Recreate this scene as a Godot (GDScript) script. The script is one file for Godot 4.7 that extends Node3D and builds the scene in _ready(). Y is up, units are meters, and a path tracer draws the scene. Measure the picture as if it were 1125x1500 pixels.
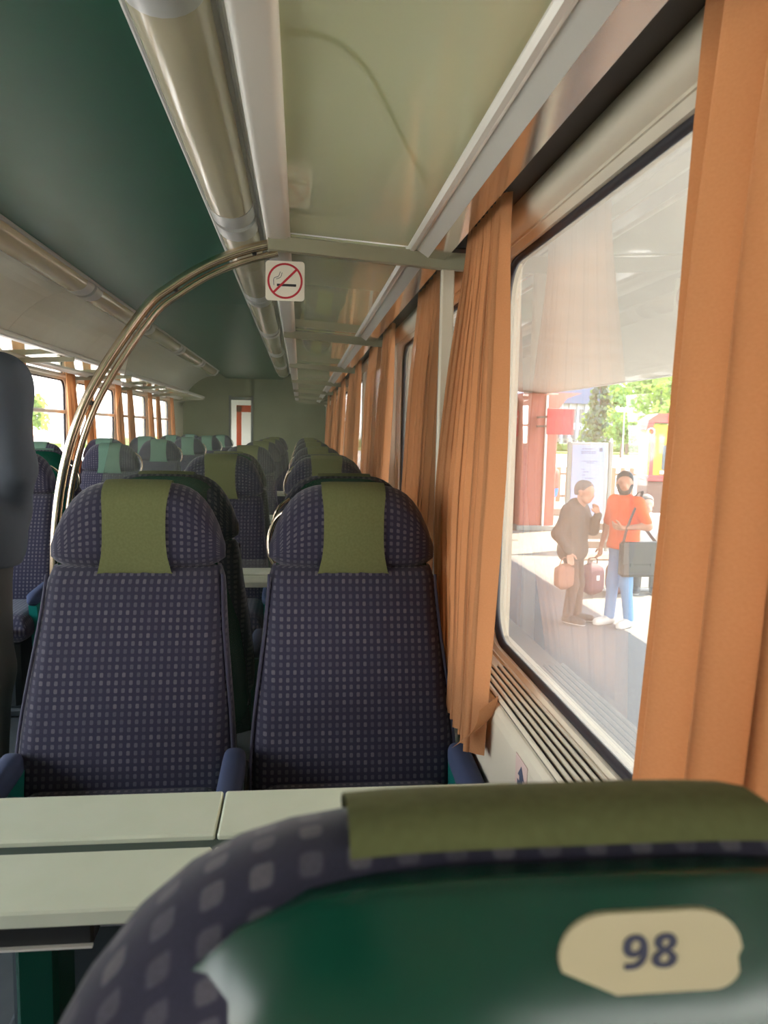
extends Node3D
# Open railway coach at a station platform. x: towards the platform, y: up from the coach floor, -z: along the aisle.

const PITCH := 2.0          # length of one seating bay
const MID := -0.9           # centre line of the coach
const PLAT := -0.9          # platform surface

var mt := {}
var used := {}
var rng := RandomNumberGenerator.new()

# ------------------------------------------------------------------ mesh collecting
class B:
	var v := PackedVector3Array()
	var uv := PackedVector2Array()
	var sm := PackedInt32Array()
	var xf := Transform3D()
	func tri(a: Vector3, b: Vector3, c: Vector3, s := -1, ua := Vector2.ZERO, ub := Vector2.ZERO, uc := Vector2.ZERO) -> void:
		if a.distance_squared_to(b) < 1e-14 or b.distance_squared_to(c) < 1e-14 or a.distance_squared_to(c) < 1e-14:
			return
		v.append(xf * a); v.append(xf * b); v.append(xf * c)
		uv.append(ua); uv.append(ub); uv.append(uc)
		sm.append(s)
	func quad(a: Vector3, b: Vector3, c: Vector3, d: Vector3, s := -1, ua := Vector2.ZERO, ub := Vector2.ZERO, uc := Vector2.ZERO, ud := Vector2.ZERO) -> void:
		tri(a, b, c, s, ua, ub, uc)
		tri(a, c, d, s, ua, uc, ud)
	func orient(from: int) -> void:
		var vol := 0.0
		var o := v[from] if from < v.size() else Vector3.ZERO
		for i in range(from, v.size(), 3):
			vol += (v[i] - o).dot((v[i + 1] - o).cross(v[i + 2] - o))
		if vol > 0.0:
			for i in range(from, v.size(), 3):
				var t := v[i + 1]; v[i + 1] = v[i + 2]; v[i + 2] = t
				var w := uv[i + 1]; uv[i + 1] = uv[i + 2]; uv[i + 2] = w
	func box(c: Vector3, size: Vector3, bev := 0.0) -> void:
		var f := v.size()
		var h := size * 0.5
		bev = minf(bev, minf(h.x, minf(h.y, h.z)) * 0.9)
		var P := func(sx: float, sy: float, sz: float, ax: int) -> Vector3:
			var p := Vector3(sx * h.x, sy * h.y, sz * h.z)
			for k in 3:
				if k != ax:
					p[k] -= signf(p[k]) * bev
			return c + p
		var S := [-1.0, 1.0]
		for ax in 3:
			for s in S:
				var q := []
				for pr in [[-1.0, -1.0], [1.0, -1.0], [1.0, 1.0], [-1.0, 1.0]]:
					var e := [0.0, 0.0, 0.0]
					e[ax] = s; e[(ax + 1) % 3] = pr[0]; e[(ax + 2) % 3] = pr[1]
					q.append(P.call(e[0], e[1], e[2], ax))
				if s < 0: q.reverse()
				quad(q[0], q[1], q[2], q[3])
		if bev > 0.0:
			for ax in 3:
				var b1 := (ax + 1) % 3
				var b2 := (ax + 2) % 3
				for s1 in S:
					for s2 in S:
						var e0 := [0.0, 0.0, 0.0]; var e1 := [0.0, 0.0, 0.0]
						e0[ax] = -1.0; e1[ax] = 1.0
						e0[b1] = s1; e1[b1] = s1; e0[b2] = s2; e1[b2] = s2
						var q0: Vector3 = P.call(e0[0], e0[1], e0[2], b1)
						var q1: Vector3 = P.call(e1[0], e1[1], e1[2], b1)
						var q2: Vector3 = P.call(e1[0], e1[1], e1[2], b2)
						var q3: Vector3 = P.call(e0[0], e0[1], e0[2], b2)
						if s1 * s2 > 0: quad(q0, q3, q2, q1)
						else: quad(q0, q1, q2, q3)
			for sx in S:
				for sy in S:
					for sz in S:
						var a: Vector3 = P.call(sx, sy, sz, 0)
						var b: Vector3 = P.call(sx, sy, sz, 1)
						var d: Vector3 = P.call(sx, sy, sz, 2)
						if sx * sy * sz > 0: tri(a, b, d)
						else: tri(a, d, b)
		orient(f)
	func loft(loops: Array, cap := true, s := 1, us := 1.0, capflat := false, arc := PackedFloat32Array()) -> void:
		var f := v.size()
		var n: int = loops[0].size()
		var vv := 0.0
		for i in loops.size() - 1:
			var A: PackedVector3Array = loops[i]
			var C: PackedVector3Array = loops[i + 1]
			var dv := 0.0
			for j in n: dv += A[j].distance_to(C[j])
			dv /= n
			var u := 0.0
			for j in n:
				var k := (j + 1) % n
				var du := (A[j].distance_to(A[k]) + C[j].distance_to(C[k])) * 0.5
				if arc.size() > 0:
					quad(A[j], A[k], C[k], C[j], s, Vector2(A[j].x, arc[j]), Vector2(A[k].x, arc[j + 1]), Vector2(C[k].x, arc[j + 1]), Vector2(C[j].x, arc[j]))
				else: quad(A[j], A[k], C[k], C[j], s, Vector2(u, vv) * us, Vector2(u + du, vv) * us, Vector2(u + du, vv + dv) * us, Vector2(u, vv + dv) * us)
				u += du
			vv += dv
		if cap:
			for e in 2:
				var L: PackedVector3Array = loops[0 if e == 0 else loops.size() - 1]
				var m := Vector3.ZERO
				for p in L: m += p
				m /= n
				var g := 7 + e if capflat else s
				for j in n:
					var a := L[j]; var b := L[(j + 1) % n]
					if e == 0: tri(m, b, a, g, Vector2(m.x, m.y) * us, Vector2(b.x, b.y) * us, Vector2(a.x, a.y) * us)
					else: tri(m, a, b, g, Vector2(m.x, m.y) * us, Vector2(a.x, a.y) * us, Vector2(b.x, b.y) * us)
		orient(f)
	func tube(pts: Array, r: float, n := 10, s := 1, rend := -1.0) -> void:
		var loops := []
		var up := Vector3.UP
		for i in pts.size():
			var p: Vector3 = pts[i]
			var t: Vector3 = (pts[mini(i + 1, pts.size() - 1)] - pts[maxi(i - 1, 0)]).normalized()
			if absf(t.dot(up)) > 0.95: up = Vector3.RIGHT if absf(t.x) < 0.7 else Vector3.BACK
			var a := t.cross(up).normalized()
			var b := a.cross(t).normalized()
			up = b
			var rr := r if rend < 0.0 else lerpf(r, rend, float(i) / (pts.size() - 1))
			var L := PackedVector3Array()
			for j in n:
				var an := TAU * j / n
				L.append(p + (a * cos(an) + b * sin(an)) * rr)
			loops.append(L)
		loft(loops, true, s, 1.0, true)
	func ring(pts: Array, r: float, n := 6, s := 1) -> void:   # closed tube
		var f := v.size()
		var loops := []
		var N := pts.size()
		for i in N:
			var t: Vector3 = (pts[(i + 1) % N] - pts[(i - 1 + N) % N]).normalized()
			var up := Vector3.RIGHT if absf(t.x) < 0.8 else Vector3.UP
			var a := t.cross(up).normalized()
			var b := a.cross(t).normalized()
			var L := PackedVector3Array()
			for j in n:
				var an := TAU * j / n
				L.append(pts[i] + (a * cos(an) + b * sin(an)) * r)
			loops.append(L)
		for i in N:
			var A: PackedVector3Array = loops[i]
			var C: PackedVector3Array = loops[(i + 1) % N]
			for j in n:
				var k := (j + 1) % n
				quad(A[j], A[k], C[k], C[j], s)
		orient(f)
	func prism(poly: PackedVector2Array, place: Callable, d0: float, d1: float, us := 1.0, smside := -1) -> void:
		# place(p: Vector2, d) -> Vector3
		var f := v.size()
		var ix := Geometry2D.triangulate_polygon(poly)
		for i in range(0, ix.size(), 3):
			var a := poly[ix[i]]; var b := poly[ix[i + 1]]; var c := poly[ix[i + 2]]
			tri(place.call(a, d0), place.call(b, d0), place.call(c, d0), -1, a * us, b * us, c * us)
			tri(place.call(a, d1), place.call(c, d1), place.call(b, d1), -1, a * us, c * us, b * us)
		var cw := Geometry2D.is_polygon_clockwise(poly)
		var face: Vector3 = (place.call(poly[ix[1]], d0) - place.call(poly[ix[0]], d0)).cross(place.call(poly[ix[2]], d0) - place.call(poly[ix[0]], d0))
		var sgn := (poly[ix[1]] - poly[ix[0]]).cross(poly[ix[2]] - poly[ix[0]])
		var same := (sgn > 0.0) == (not cw) # unused sign kept simple below
		for i in poly.size():
			var j := (i + 1) % poly.size()
			var A: Vector3 = place.call(poly[i], d0); var Bq: Vector3 = place.call(poly[j], d0)
			var C: Vector3 = place.call(poly[j], d1); var D: Vector3 = place.call(poly[i], d1)
			# triangulated faces keep the orientation of ix; walls must match d0 face edges reversed
			if _ccw(poly) == (sgn > 0.0):
				quad(A, D, C, Bq, smside)
			else:
				quad(A, Bq, C, D, smside)
		orient(f)
	func _ccw(poly: PackedVector2Array) -> bool:
		var a := 0.0
		for i in poly.size():
			a += poly[i].cross(poly[(i + 1) % poly.size()])
		return a > 0.0
	func sheet(nu: int, nv: int, fn: Callable, s := 1, us := 1.0) -> void:
		var g := []
		for j in nv + 1:
			var row := PackedVector3Array()
			for i in nu + 1: row.append(fn.call(float(i) / nu, float(j) / nv))
			g.append(row)
		for j in nv:
			for i in nu:
				quad(g[j][i], g[j][i + 1], g[j + 1][i + 1], g[j + 1][i], s, Vector2(float(i) / nu, float(j) / nv) * us, Vector2(float(i + 1) / nu, float(j) / nv) * us, Vector2(float(i + 1) / nu, float(j + 1) / nv) * us, Vector2(float(i) / nu, float(j + 1) / nv) * us)
	func mesh() -> ArrayMesh:
		var st := SurfaceTool.new()
		st.begin(Mesh.PRIMITIVE_TRIANGLES)
		for i in sm.size():
			st.set_smooth_group(sm[i] if sm[i] >= 0 else 0xFFFFFFFF)
			for k in 3:
				st.set_uv(uv[i * 3 + k])
				st.add_vertex(v[i * 3 + k])
		st.generate_normals()
		return st.commit()

static func rr(hx: float, hy: float, r: float, n := 4) -> PackedVector2Array:   # rounded rectangle, counter-clockwise
	var p := PackedVector2Array()
	for c in 4:
		var cx := (hx - r) * (1.0 if c == 0 or c == 3 else -1.0)
		var cy := (hy - r) * (1.0 if c < 2 else -1.0)
		for i in n + 1:
			var a := PI * 0.5 * (c + float(i) / n)
			p.append(Vector2(cx + r * cos(a), cy + r * sin(a)))
	return p

# ------------------------------------------------------------------ nodes
func numbered(called: String) -> String:
	if not used.has(called):
		used[called] = 0
		return called
	used[called] += 1
	return "%s_%03d" % [called, used[called]]

func put(called: String, b: B, m: Material, parent: Node = null, kind := "") -> MeshInstance3D:
	var o := MeshInstance3D.new()
	o.mesh = b.mesh()
	o.material_override = m
	o.cast_shadow = GeometryInstance3D.SHADOW_CASTING_SETTING_ON
	if parent == null or parent == self:
		o.name = numbered(called)
		add_child(o)
	else:
		o.name = called
		parent.add_child(o, true)
	if kind != "": o.set_meta("kind", kind)
	return o

func tag(o: Node, label: String, category: String, group := "") -> Node:
	o.set_meta("label", label)
	o.set_meta("category", category)
	if group != "": o.set_meta("group", group)
	return o

func thing(called: String, label: String, category: String, at := Vector3.ZERO, turn := 0.0, group := "") -> Node3D:
	var o := Node3D.new()
	o.name = numbered(called)
	add_child(o)
	o.position = at
	o.rotation.y = turn
	tag(o, label, category, group)
	return o

func copy(src: Node3D, label: String, at: Vector3, turn: float) -> Node3D:
	var c: Node3D = src.duplicate()
	c.name = numbered(src.get_meta("base"))
	add_child(c)
	c.position = at
	c.rotation.y = turn
	c.set_meta("label", label)
	return c

func mat(called: String, col: Color, rough := 0.6, metal := 0.0) -> StandardMaterial3D:
	var m := StandardMaterial3D.new()
	m.resource_name = called
	m.albedo_color = col
	m.roughness = rough
	m.metallic = metal
	mt[called] = m
	return m

func c8(r: int, g: int, b: int, a := 255) -> Color:
	return Color8(r, g, b, a)

func mottled(called: String, a: Color, b: Color, rough: float, scale: float, freq := 0.02, bump := 0.0) -> StandardMaterial3D:
	var m := mat(called, Color.WHITE, rough)
	var nz := FastNoiseLite.new()
	nz.seed = called.hash() % 1000
	nz.frequency = freq
	nz.fractal_octaves = 4
	var t := NoiseTexture2D.new()
	t.width = 256; t.height = 256; t.seamless = true; t.noise = nz
	var g := Gradient.new()
	g.set_color(0, a); g.set_color(1, b)
	t.color_ramp = g
	m.albedo_texture = t
	m.uv1_triplanar = true
	m.uv1_world_triplanar = true
	m.uv1_scale = Vector3.ONE * scale
	if bump > 0.0:
		var t2 := NoiseTexture2D.new()
		t2.width = 256; t2.height = 256; t2.seamless = true; t2.noise = nz
		m.heightmap_enabled = true
		m.heightmap_texture = t2
		m.heightmap_scale = bump
	return m

func fabric_texture(base: Color, dash: Color) -> ImageTexture:
	var n := 256
	var im := Image.create(n, n, false, Image.FORMAT_RGB8)
	var r := RandomNumberGenerator.new()
	r.seed = 11
	var cells := []
	for i in 64: cells.append(r.randf_range(0.55, 1.0))
	for y in n:
		for x in n:
			var cx := x / 32; var cy := y / 32
			var fx := (x % 32) / 32.0; var fy := (y % 32) / 32.0
			var c := base
			var k := 0.0
			var dx := absf(fx - 0.5) / 0.27; var dy := absf(fy - 0.5) / 0.34
			var d := pow(pow(dx, 4.0) + pow(dy, 4.0), 0.25)
			if d < 1.0: k = clampf((1.0 - d) * 5.0, 0.0, 1.0) * cells[cy * 8 + cx]
			c = base.lerp(dash, k)
			var w := r.randf_range(0.88, 1.12)
			im.set_pixel(x, y, Color(c.r * w, c.g * w, c.b * w))
	return ImageTexture.create_from_image(im)

# ------------------------------------------------------------------ smooth bodies from tapered bones (surface nets)
func blob(b: B, bones: Array, cell: float, k: float, clips := [], s := 1) -> void:
	var f0 := b.v.size()
	var lo := Vector3.ONE * 1e9
	var hi := -lo
	for q in bones:
		var rm: float = maxf(q[2], q[3]) + 2.0 * cell + 1.5 * k
		lo = lo.min(q[0].min(q[1]) - Vector3.ONE * rm)
		hi = hi.max(q[0].max(q[1]) + Vector3.ONE * rm)
	var nx := int((hi.x - lo.x) / cell) + 2
	var ny := int((hi.y - lo.y) / cell) + 2
	var nz := int((hi.z - lo.z) / cell) + 2
	var fld := PackedFloat32Array()
	fld.resize(nx * ny * nz)
	for q in bones:
		var a: Vector3 = q[0]
		var ab: Vector3 = q[1] - a
		var l2 := maxf(ab.length_squared(), 1e-9)
		var ra: float = q[2]; var rb: float = q[3]
		var rm := maxf(ra, rb) + 1.5 * cell + 3.0 * k
		var l: Vector3 = (q[0].min(q[1]) - Vector3.ONE * rm - lo) / cell
		var h: Vector3 = (q[0].max(q[1]) + Vector3.ONE * rm - lo) / cell
		for z in range(maxi(0, int(l.z)), mini(nz - 1, int(h.z)) + 1):
			for y in range(maxi(0, int(l.y)), mini(ny - 1, int(h.y)) + 1):
				for x in range(maxi(0, int(l.x)), mini(nx - 1, int(h.x)) + 1):
					var p := lo + Vector3(x, y, z) * cell - a
					var t := clampf(p.dot(ab) / l2, 0.0, 1.0)
					var d := (p - ab * t).length() - (ra + (rb - ra) * t)
					if d < 4.0 * k:
						fld[(z * ny + y) * nx + x] += exp(-maxf(d, -12.0 * k) / k)
	for i in fld.size():
		fld[i] = -k * log(maxf(fld[i], 1e-6))
	for cl in clips:
		var pt: Vector3 = cl[0]; var nn: Vector3 = cl[1]
		for z in nz:
			for y in ny:
				for x in nx:
					var i := (z * ny + y) * nx + x
					if fld[i] < cell * 2.0:
						fld[i] = maxf(fld[i], (lo + Vector3(x, y, z) * cell - pt).dot(nn))
	var at := PackedInt32Array()
	at.resize(nx * ny * nz)
	at.fill(-1)
	var pts := PackedVector3Array()
	var E := [[0, 1], [2, 3], [4, 5], [6, 7], [0, 2], [1, 3], [4, 6], [5, 7], [0, 4], [1, 5], [2, 6], [3, 7]]
	var off := PackedInt32Array()
	for c in 8: off.append(((c >> 2) * ny + ((c >> 1) & 1)) * nx + (c & 1))
	for z in nz - 1:
		for y in ny - 1:
			for x in nx - 1:
				var i := (z * ny + y) * nx + x
				var ins := 0
				for c in 8:
					if fld[i + off[c]] < 0.0: ins += 1
				if ins == 0 or ins == 8: continue
				var sum := Vector3.ZERO
				var n := 0
				for e in E:
					var fa := fld[i + off[e[0]]]; var fb := fld[i + off[e[1]]]
					if (fa < 0.0) != (fb < 0.0):
						var t := fa / (fa - fb)
						var pa := Vector3(e[0] & 1, (e[0] >> 1) & 1, e[0] >> 2)
						var pb := Vector3(e[1] & 1, (e[1] >> 1) & 1, e[1] >> 2)
						sum += pa.lerp(pb, t)
						n += 1
				at[i] = pts.size()
				pts.append(lo + (Vector3(x, y, z) + sum / n) * cell)
	var st := [1, nx, nx * ny]
	for z in range(1, nz - 1):
		for y in range(1, ny - 1):
			for x in range(1, nx - 1):
				var i := (z * ny + y) * nx + x
				var ia := fld[i] < 0.0
				for ax in 3:
					if ia == (fld[i + st[ax]] < 0.0): continue
					var u: int = st[(ax + 1) % 3]; var w: int = st[(ax + 2) % 3]
					var q0 := at[i]; var q1 := at[i - u]; var q2 := at[i - u - w]; var q3 := at[i - w]
					if q0 < 0 or q1 < 0 or q2 < 0 or q3 < 0: continue
					if ia: b.quad(pts[q0], pts[q1], pts[q2], pts[q3], s)
					else: b.quad(pts[q0], pts[q3], pts[q2], pts[q1], s)
	b.orient(f0)

# ------------------------------------------------------------------ set-up
func _ready() -> void:
	rng.seed = 7
	# camera
	var cam := Camera3D.new()
	cam.name = "camera"
	add_child(cam)
	var at := CameraAttributesPhysical.new()
	at.frustum_focal_length = 18.03
	at.frustum_focus_distance = 2.6
	at.exposure_aperture = 6.5
	cam.attributes = at
	cam.fov = 67.28
	cam.near = 0.03
	cam.far = 600.0
	cam.position = Vector3(0, 1.30, 0)
	cam.basis = Basis(Vector3.UP, deg_to_rad(-6.29)) * Basis(Vector3.RIGHT, deg_to_rad(-6.054)) * Basis(Vector3.BACK, deg_to_rad(1.146))
	cam.current = true
	# sky, sun, exposure
	var we := WorldEnvironment.new()
	we.name = "sky_environment"
	var env := Environment.new()
	var sky := Sky.new()
	var sm := ProceduralSkyMaterial.new()
	sm.sky_top_color = c8(168, 188, 212)
	sm.sky_horizon_color = c8(242, 238, 228)
	sm.sky_curve = 0.25
	sm.ground_bottom_color = c8(120, 118, 112)
	sm.ground_horizon_color = c8(190, 190, 185)
	sm.sky_energy_multiplier = 1.0
	sky.sky_material = sm
	env.background_mode = Environment.BG_SKY
	env.background_energy_multiplier = 3.4
	env.sky = sky
	env.tonemap_mode = Environment.TONE_MAPPER_LINEAR
	env.tonemap_exposure = 5.0
	env.sdfgi_enabled = true
	env.ssao_enabled = true
	env.ssil_enabled = true
	we.environment = env
	add_child(we)
	var sun := DirectionalLight3D.new()
	sun.name = "sun"
	sun.light_color = c8(255, 240, 214)
	sun.light_energy = 1.9
	sun.light_angular_distance = 0.55
	sun.shadow_enabled = true
	sun.sky_mode = DirectionalLight3D.SKY_MODE_LIGHT_ONLY
	add_child(sun)
	sun.look_at_from_position(Vector3(1.8, 3.1, -0.9) * 10.0, Vector3.ZERO, Vector3.UP)
	materials()
	shell()
	racks_and_lights()
	seats_and_tables()
	partition()
	curtains()
	platform()
	people()
	background()

func materials() -> void:
	mottled("wall_beige", c8(206, 196, 176), c8(214, 204, 184), 0.45, 0.7)
	mottled("cove_white", c8(230, 229, 220), c8(236, 235, 226), 0.4, 0.6)
	mottled("ceiling_green", c8(22, 84, 62), c8(26, 90, 68), 0.40, 0.5)
	mottled("end_olive", c8(150, 156, 128), c8(158, 164, 136), 0.5, 0.5)
	mottled("floor_lino", c8(58, 62, 62), c8(74, 76, 74), 0.5, 1.5)
	mat("gasket", c8(38, 37, 44), 0.6)
	mat("alu", c8(226, 222, 212), 0.3, 0.2)
	mat("alu_mirror", c8(214, 212, 204), 0.12, 0.95)
	mat("rail_paint", c8(214, 210, 200), 0.35)
	mat("chrome", c8(222, 205, 185), 0.16, 1.0)
	mat("steel_dark", c8(58, 60, 60), 0.4, 0.5)
	mat("bracket_paint", c8(158, 156, 132), 0.45)
	mat("track_gap_shade", c8(62, 56, 48), 0.7)  # dark tone stands in for the shade between rack and wall
	mat("wood_dark", c8(60, 44, 36), 0.6)
	var g := mat("pane", c8(232, 230, 224, 22), 0.02)
	g.transparency = BaseMaterial3D.TRANSPARENCY_ALPHA
	g = mat("dusty_pane", c8(236, 232, 224, 34), 0.02)
	g.transparency = BaseMaterial3D.TRANSPARENCY_ALPHA
	g = mat("partition_glass", c8(70, 78, 66, 52), 0.02)
	g.transparency = BaseMaterial3D.TRANSPARENCY_ALPHA
	g = mat("shelf_glass", c8(212, 216, 170, 150), 0.04)
	g.transparency = BaseMaterial3D.TRANSPARENCY_ALPHA
	g = mat("diffuser", c8(230, 218, 186, 196), 0.14)
	g.transparency = BaseMaterial3D.TRANSPARENCY_ALPHA
	mat("tube_white", c8(226, 214, 178), 0.4)
	mat("cap_grey", c8(206, 204, 200), 0.3)
	# seats
	var f := mat("seat_fabric", Color.WHITE, 0.92)
	f.albedo_texture = fabric_texture(c8(35, 33, 54), c8(86, 82, 90))
	f.uv1_scale = Vector3.ONE / 0.136
	f.rim_enabled = true
	f.rim = 0.25
	mat("arm_fabric", c8(56, 66, 96), 0.9)
	mat("piping", c8(58, 56, 76), 0.8)
	mat("shell_green", c8(14, 62, 48), 0.22)
	mat("shell_teal", c8(22, 112, 104), 0.3)
	mottled("cover_olive", c8(92, 96, 58), c8(104, 108, 70), 0.95, 9.0, 0.05)
	mottled("cover_teal", c8(80, 110, 94), c8(96, 126, 108), 0.95, 9.0, 0.05)  # same cloth as the olive cover, bluish lens flare tint put into its colour
	mat("plate_cream", c8(190, 176, 144), 0.5)
	mat("ink_blue", c8(52, 54, 78), 0.6)
	mottled("table_pale", c8(206, 212, 190), c8(212, 217, 197), 0.38, 2.0)
	mat("table_edge", c8(70, 84, 78), 0.5)
	mat("seat_base", c8(36, 42, 44), 0.5)
	mat("sticker_white", c8(232, 226, 210), 0.4)
	mat("sticker_red", c8(186, 40, 52), 0.5)
	mat("sticker_black", c8(40, 40, 42), 0.5)
	mat("sticker_pink", c8(214, 186, 176), 0.5)
	mat("wire", c8(46, 46, 38), 0.6)
	# curtains
	var cm := mottled("curtain_cloth", c8(194, 138, 96), c8(184, 128, 86), 0.95, 14.0, 0.06)
	cm.backlight_enabled = true
	cm.backlight = Color(0.74, 0.70, 0.64)
	# outside
	mottled("asphalt", c8(92, 90, 89), c8(106, 104, 101), 0.9, 0.8, 0.05)
	mottled("paving", c8(112, 108, 98), c8(126, 121, 109), 0.9, 0.6, 0.03)
	mottled("canopy_white", c8(168, 166, 162), c8(178, 176, 172), 0.8, 0.2)
	mottled("pillar_red", c8(150, 92, 80), c8(160, 104, 90), 0.8, 0.8)
	mat("banner_red", c8(166, 24, 40), 0.5)
	mat("white_paint", c8(206, 204, 198), 0.5)
	mat("grey_metal", c8(140, 142, 142), 0.5, 0.2)
	mat("grey_post", c8(120, 124, 118), 0.5, 0.2)
	mat("paper_blue", c8(132, 144, 172), 0.5)
	mat("print_grey", c8(70, 76, 98), 0.7)
	mat("bench_wood", c8(126, 108, 92), 0.7)
	mat("bag_maroon", c8(82, 48, 60), 0.7)
	mat("bin_brown", c8(110, 78, 66), 0.6)
	mat("bag_blue", c8(40, 120, 226), 0.5)
	mat("fence_wood", c8(150, 110, 84), 0.8)
	mat("kiosk_red", c8(156, 56, 50), 0.6)
	mat("kiosk_yellow", c8(206, 150, 26), 0.5)
	mat("kiosk_brown", c8(104, 74, 60), 0.8)
	mat("letter_grey", c8(132, 120, 118), 0.6)
	var kg := mat("dark_glass", c8(70, 78, 84), 0.08)
	mottled("gravel", c8(150, 146, 138), c8(190, 186, 176), 0.95, 0.5, 0.06)
	mottled("lawn", c8(100, 116, 48), c8(130, 142, 70), 0.95, 0.15, 0.05)
	mottled("hedge_green", c8(84, 110, 60), c8(104, 128, 70), 0.95, 0.5, 0.06)
	mottled("road_pale", c8(158, 156, 150), c8(172, 170, 164), 0.9, 0.1)
	mat("house_white", c8(150, 156, 168), 0.7)
	mat("roof_blue", c8(72, 84, 112), 0.6)
	for a in [["leaf_spruce", c8(40, 62, 60)], ["leaf_lime", c8(92, 108, 38)], ["leaf_green", c8(66, 100, 44)], ["leaf_dark", c8(70, 104, 52)]]:
		var m := mat(a[0], a[1], 0.8)
		m.backlight_enabled = true
		m.backlight = Color(0.5, 0.6, 0.2)
	mat("bark", c8(96, 80, 64), 0.9)
	# people
	mat("skin_tan", c8(168, 116, 92), 0.6)
	mat("skin_pale", c8(186, 138, 118), 0.6)
	mat("hair_dark", c8(46, 40, 38), 0.7)
	mat("hair_grey", c8(112, 106, 104), 0.7)
	mat("shirt_orange", c8(222, 78, 10), 0.85)
	mat("jeans_blue", c8(92, 130, 166), 0.85)
	mat("shoe_white", c8(190, 188, 182), 0.6)
	mat("leather_black", c8(38, 36, 36), 0.42)
	mat("strap_dark", c8(70, 42, 40), 0.7)
	mat("jacket_grey", c8(76, 74, 72), 0.85)
	mat("trouser_brown", c8(70, 58, 58), 0.85)
	mat("shoe_dark", c8(48, 48, 50), 0.6)
	mat("eye_dark", c8(40, 32, 28), 0.3)
	mat("lip", c8(168, 96, 88), 0.5)
	mat("bag_tan", c8(140, 98, 84), 0.7)
	mat("shirt_white", c8(180, 176, 172), 0.8)
	mat("jacket_navy_flare_haze", c8(78, 84, 94), 0.85)  # dark jacket lightened, lens flare haze mixed into its colour
	mat("tag_red", c8(190, 44, 62), 0.6)

# ------------------------------------------------------------------ coach shell
func mx(x: float, side: int) -> float:      # mirror a right-hand x to the left half
	return x if side > 0 else 2.0 * MID - x

func win_path(side: int, z0: float, z1: float, y0: float, y1: float, r: float, x: float) -> Array:
	var p := rr((z1 - z0) * 0.5, (y1 - y0) * 0.5, r, 6)
	var out := []
	for q in p: out.append(Vector3(mx(x, side), (y0 + y1) * 0.5 + q.y, (z0 + z1) * 0.5 + q.x))
	return out

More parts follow.
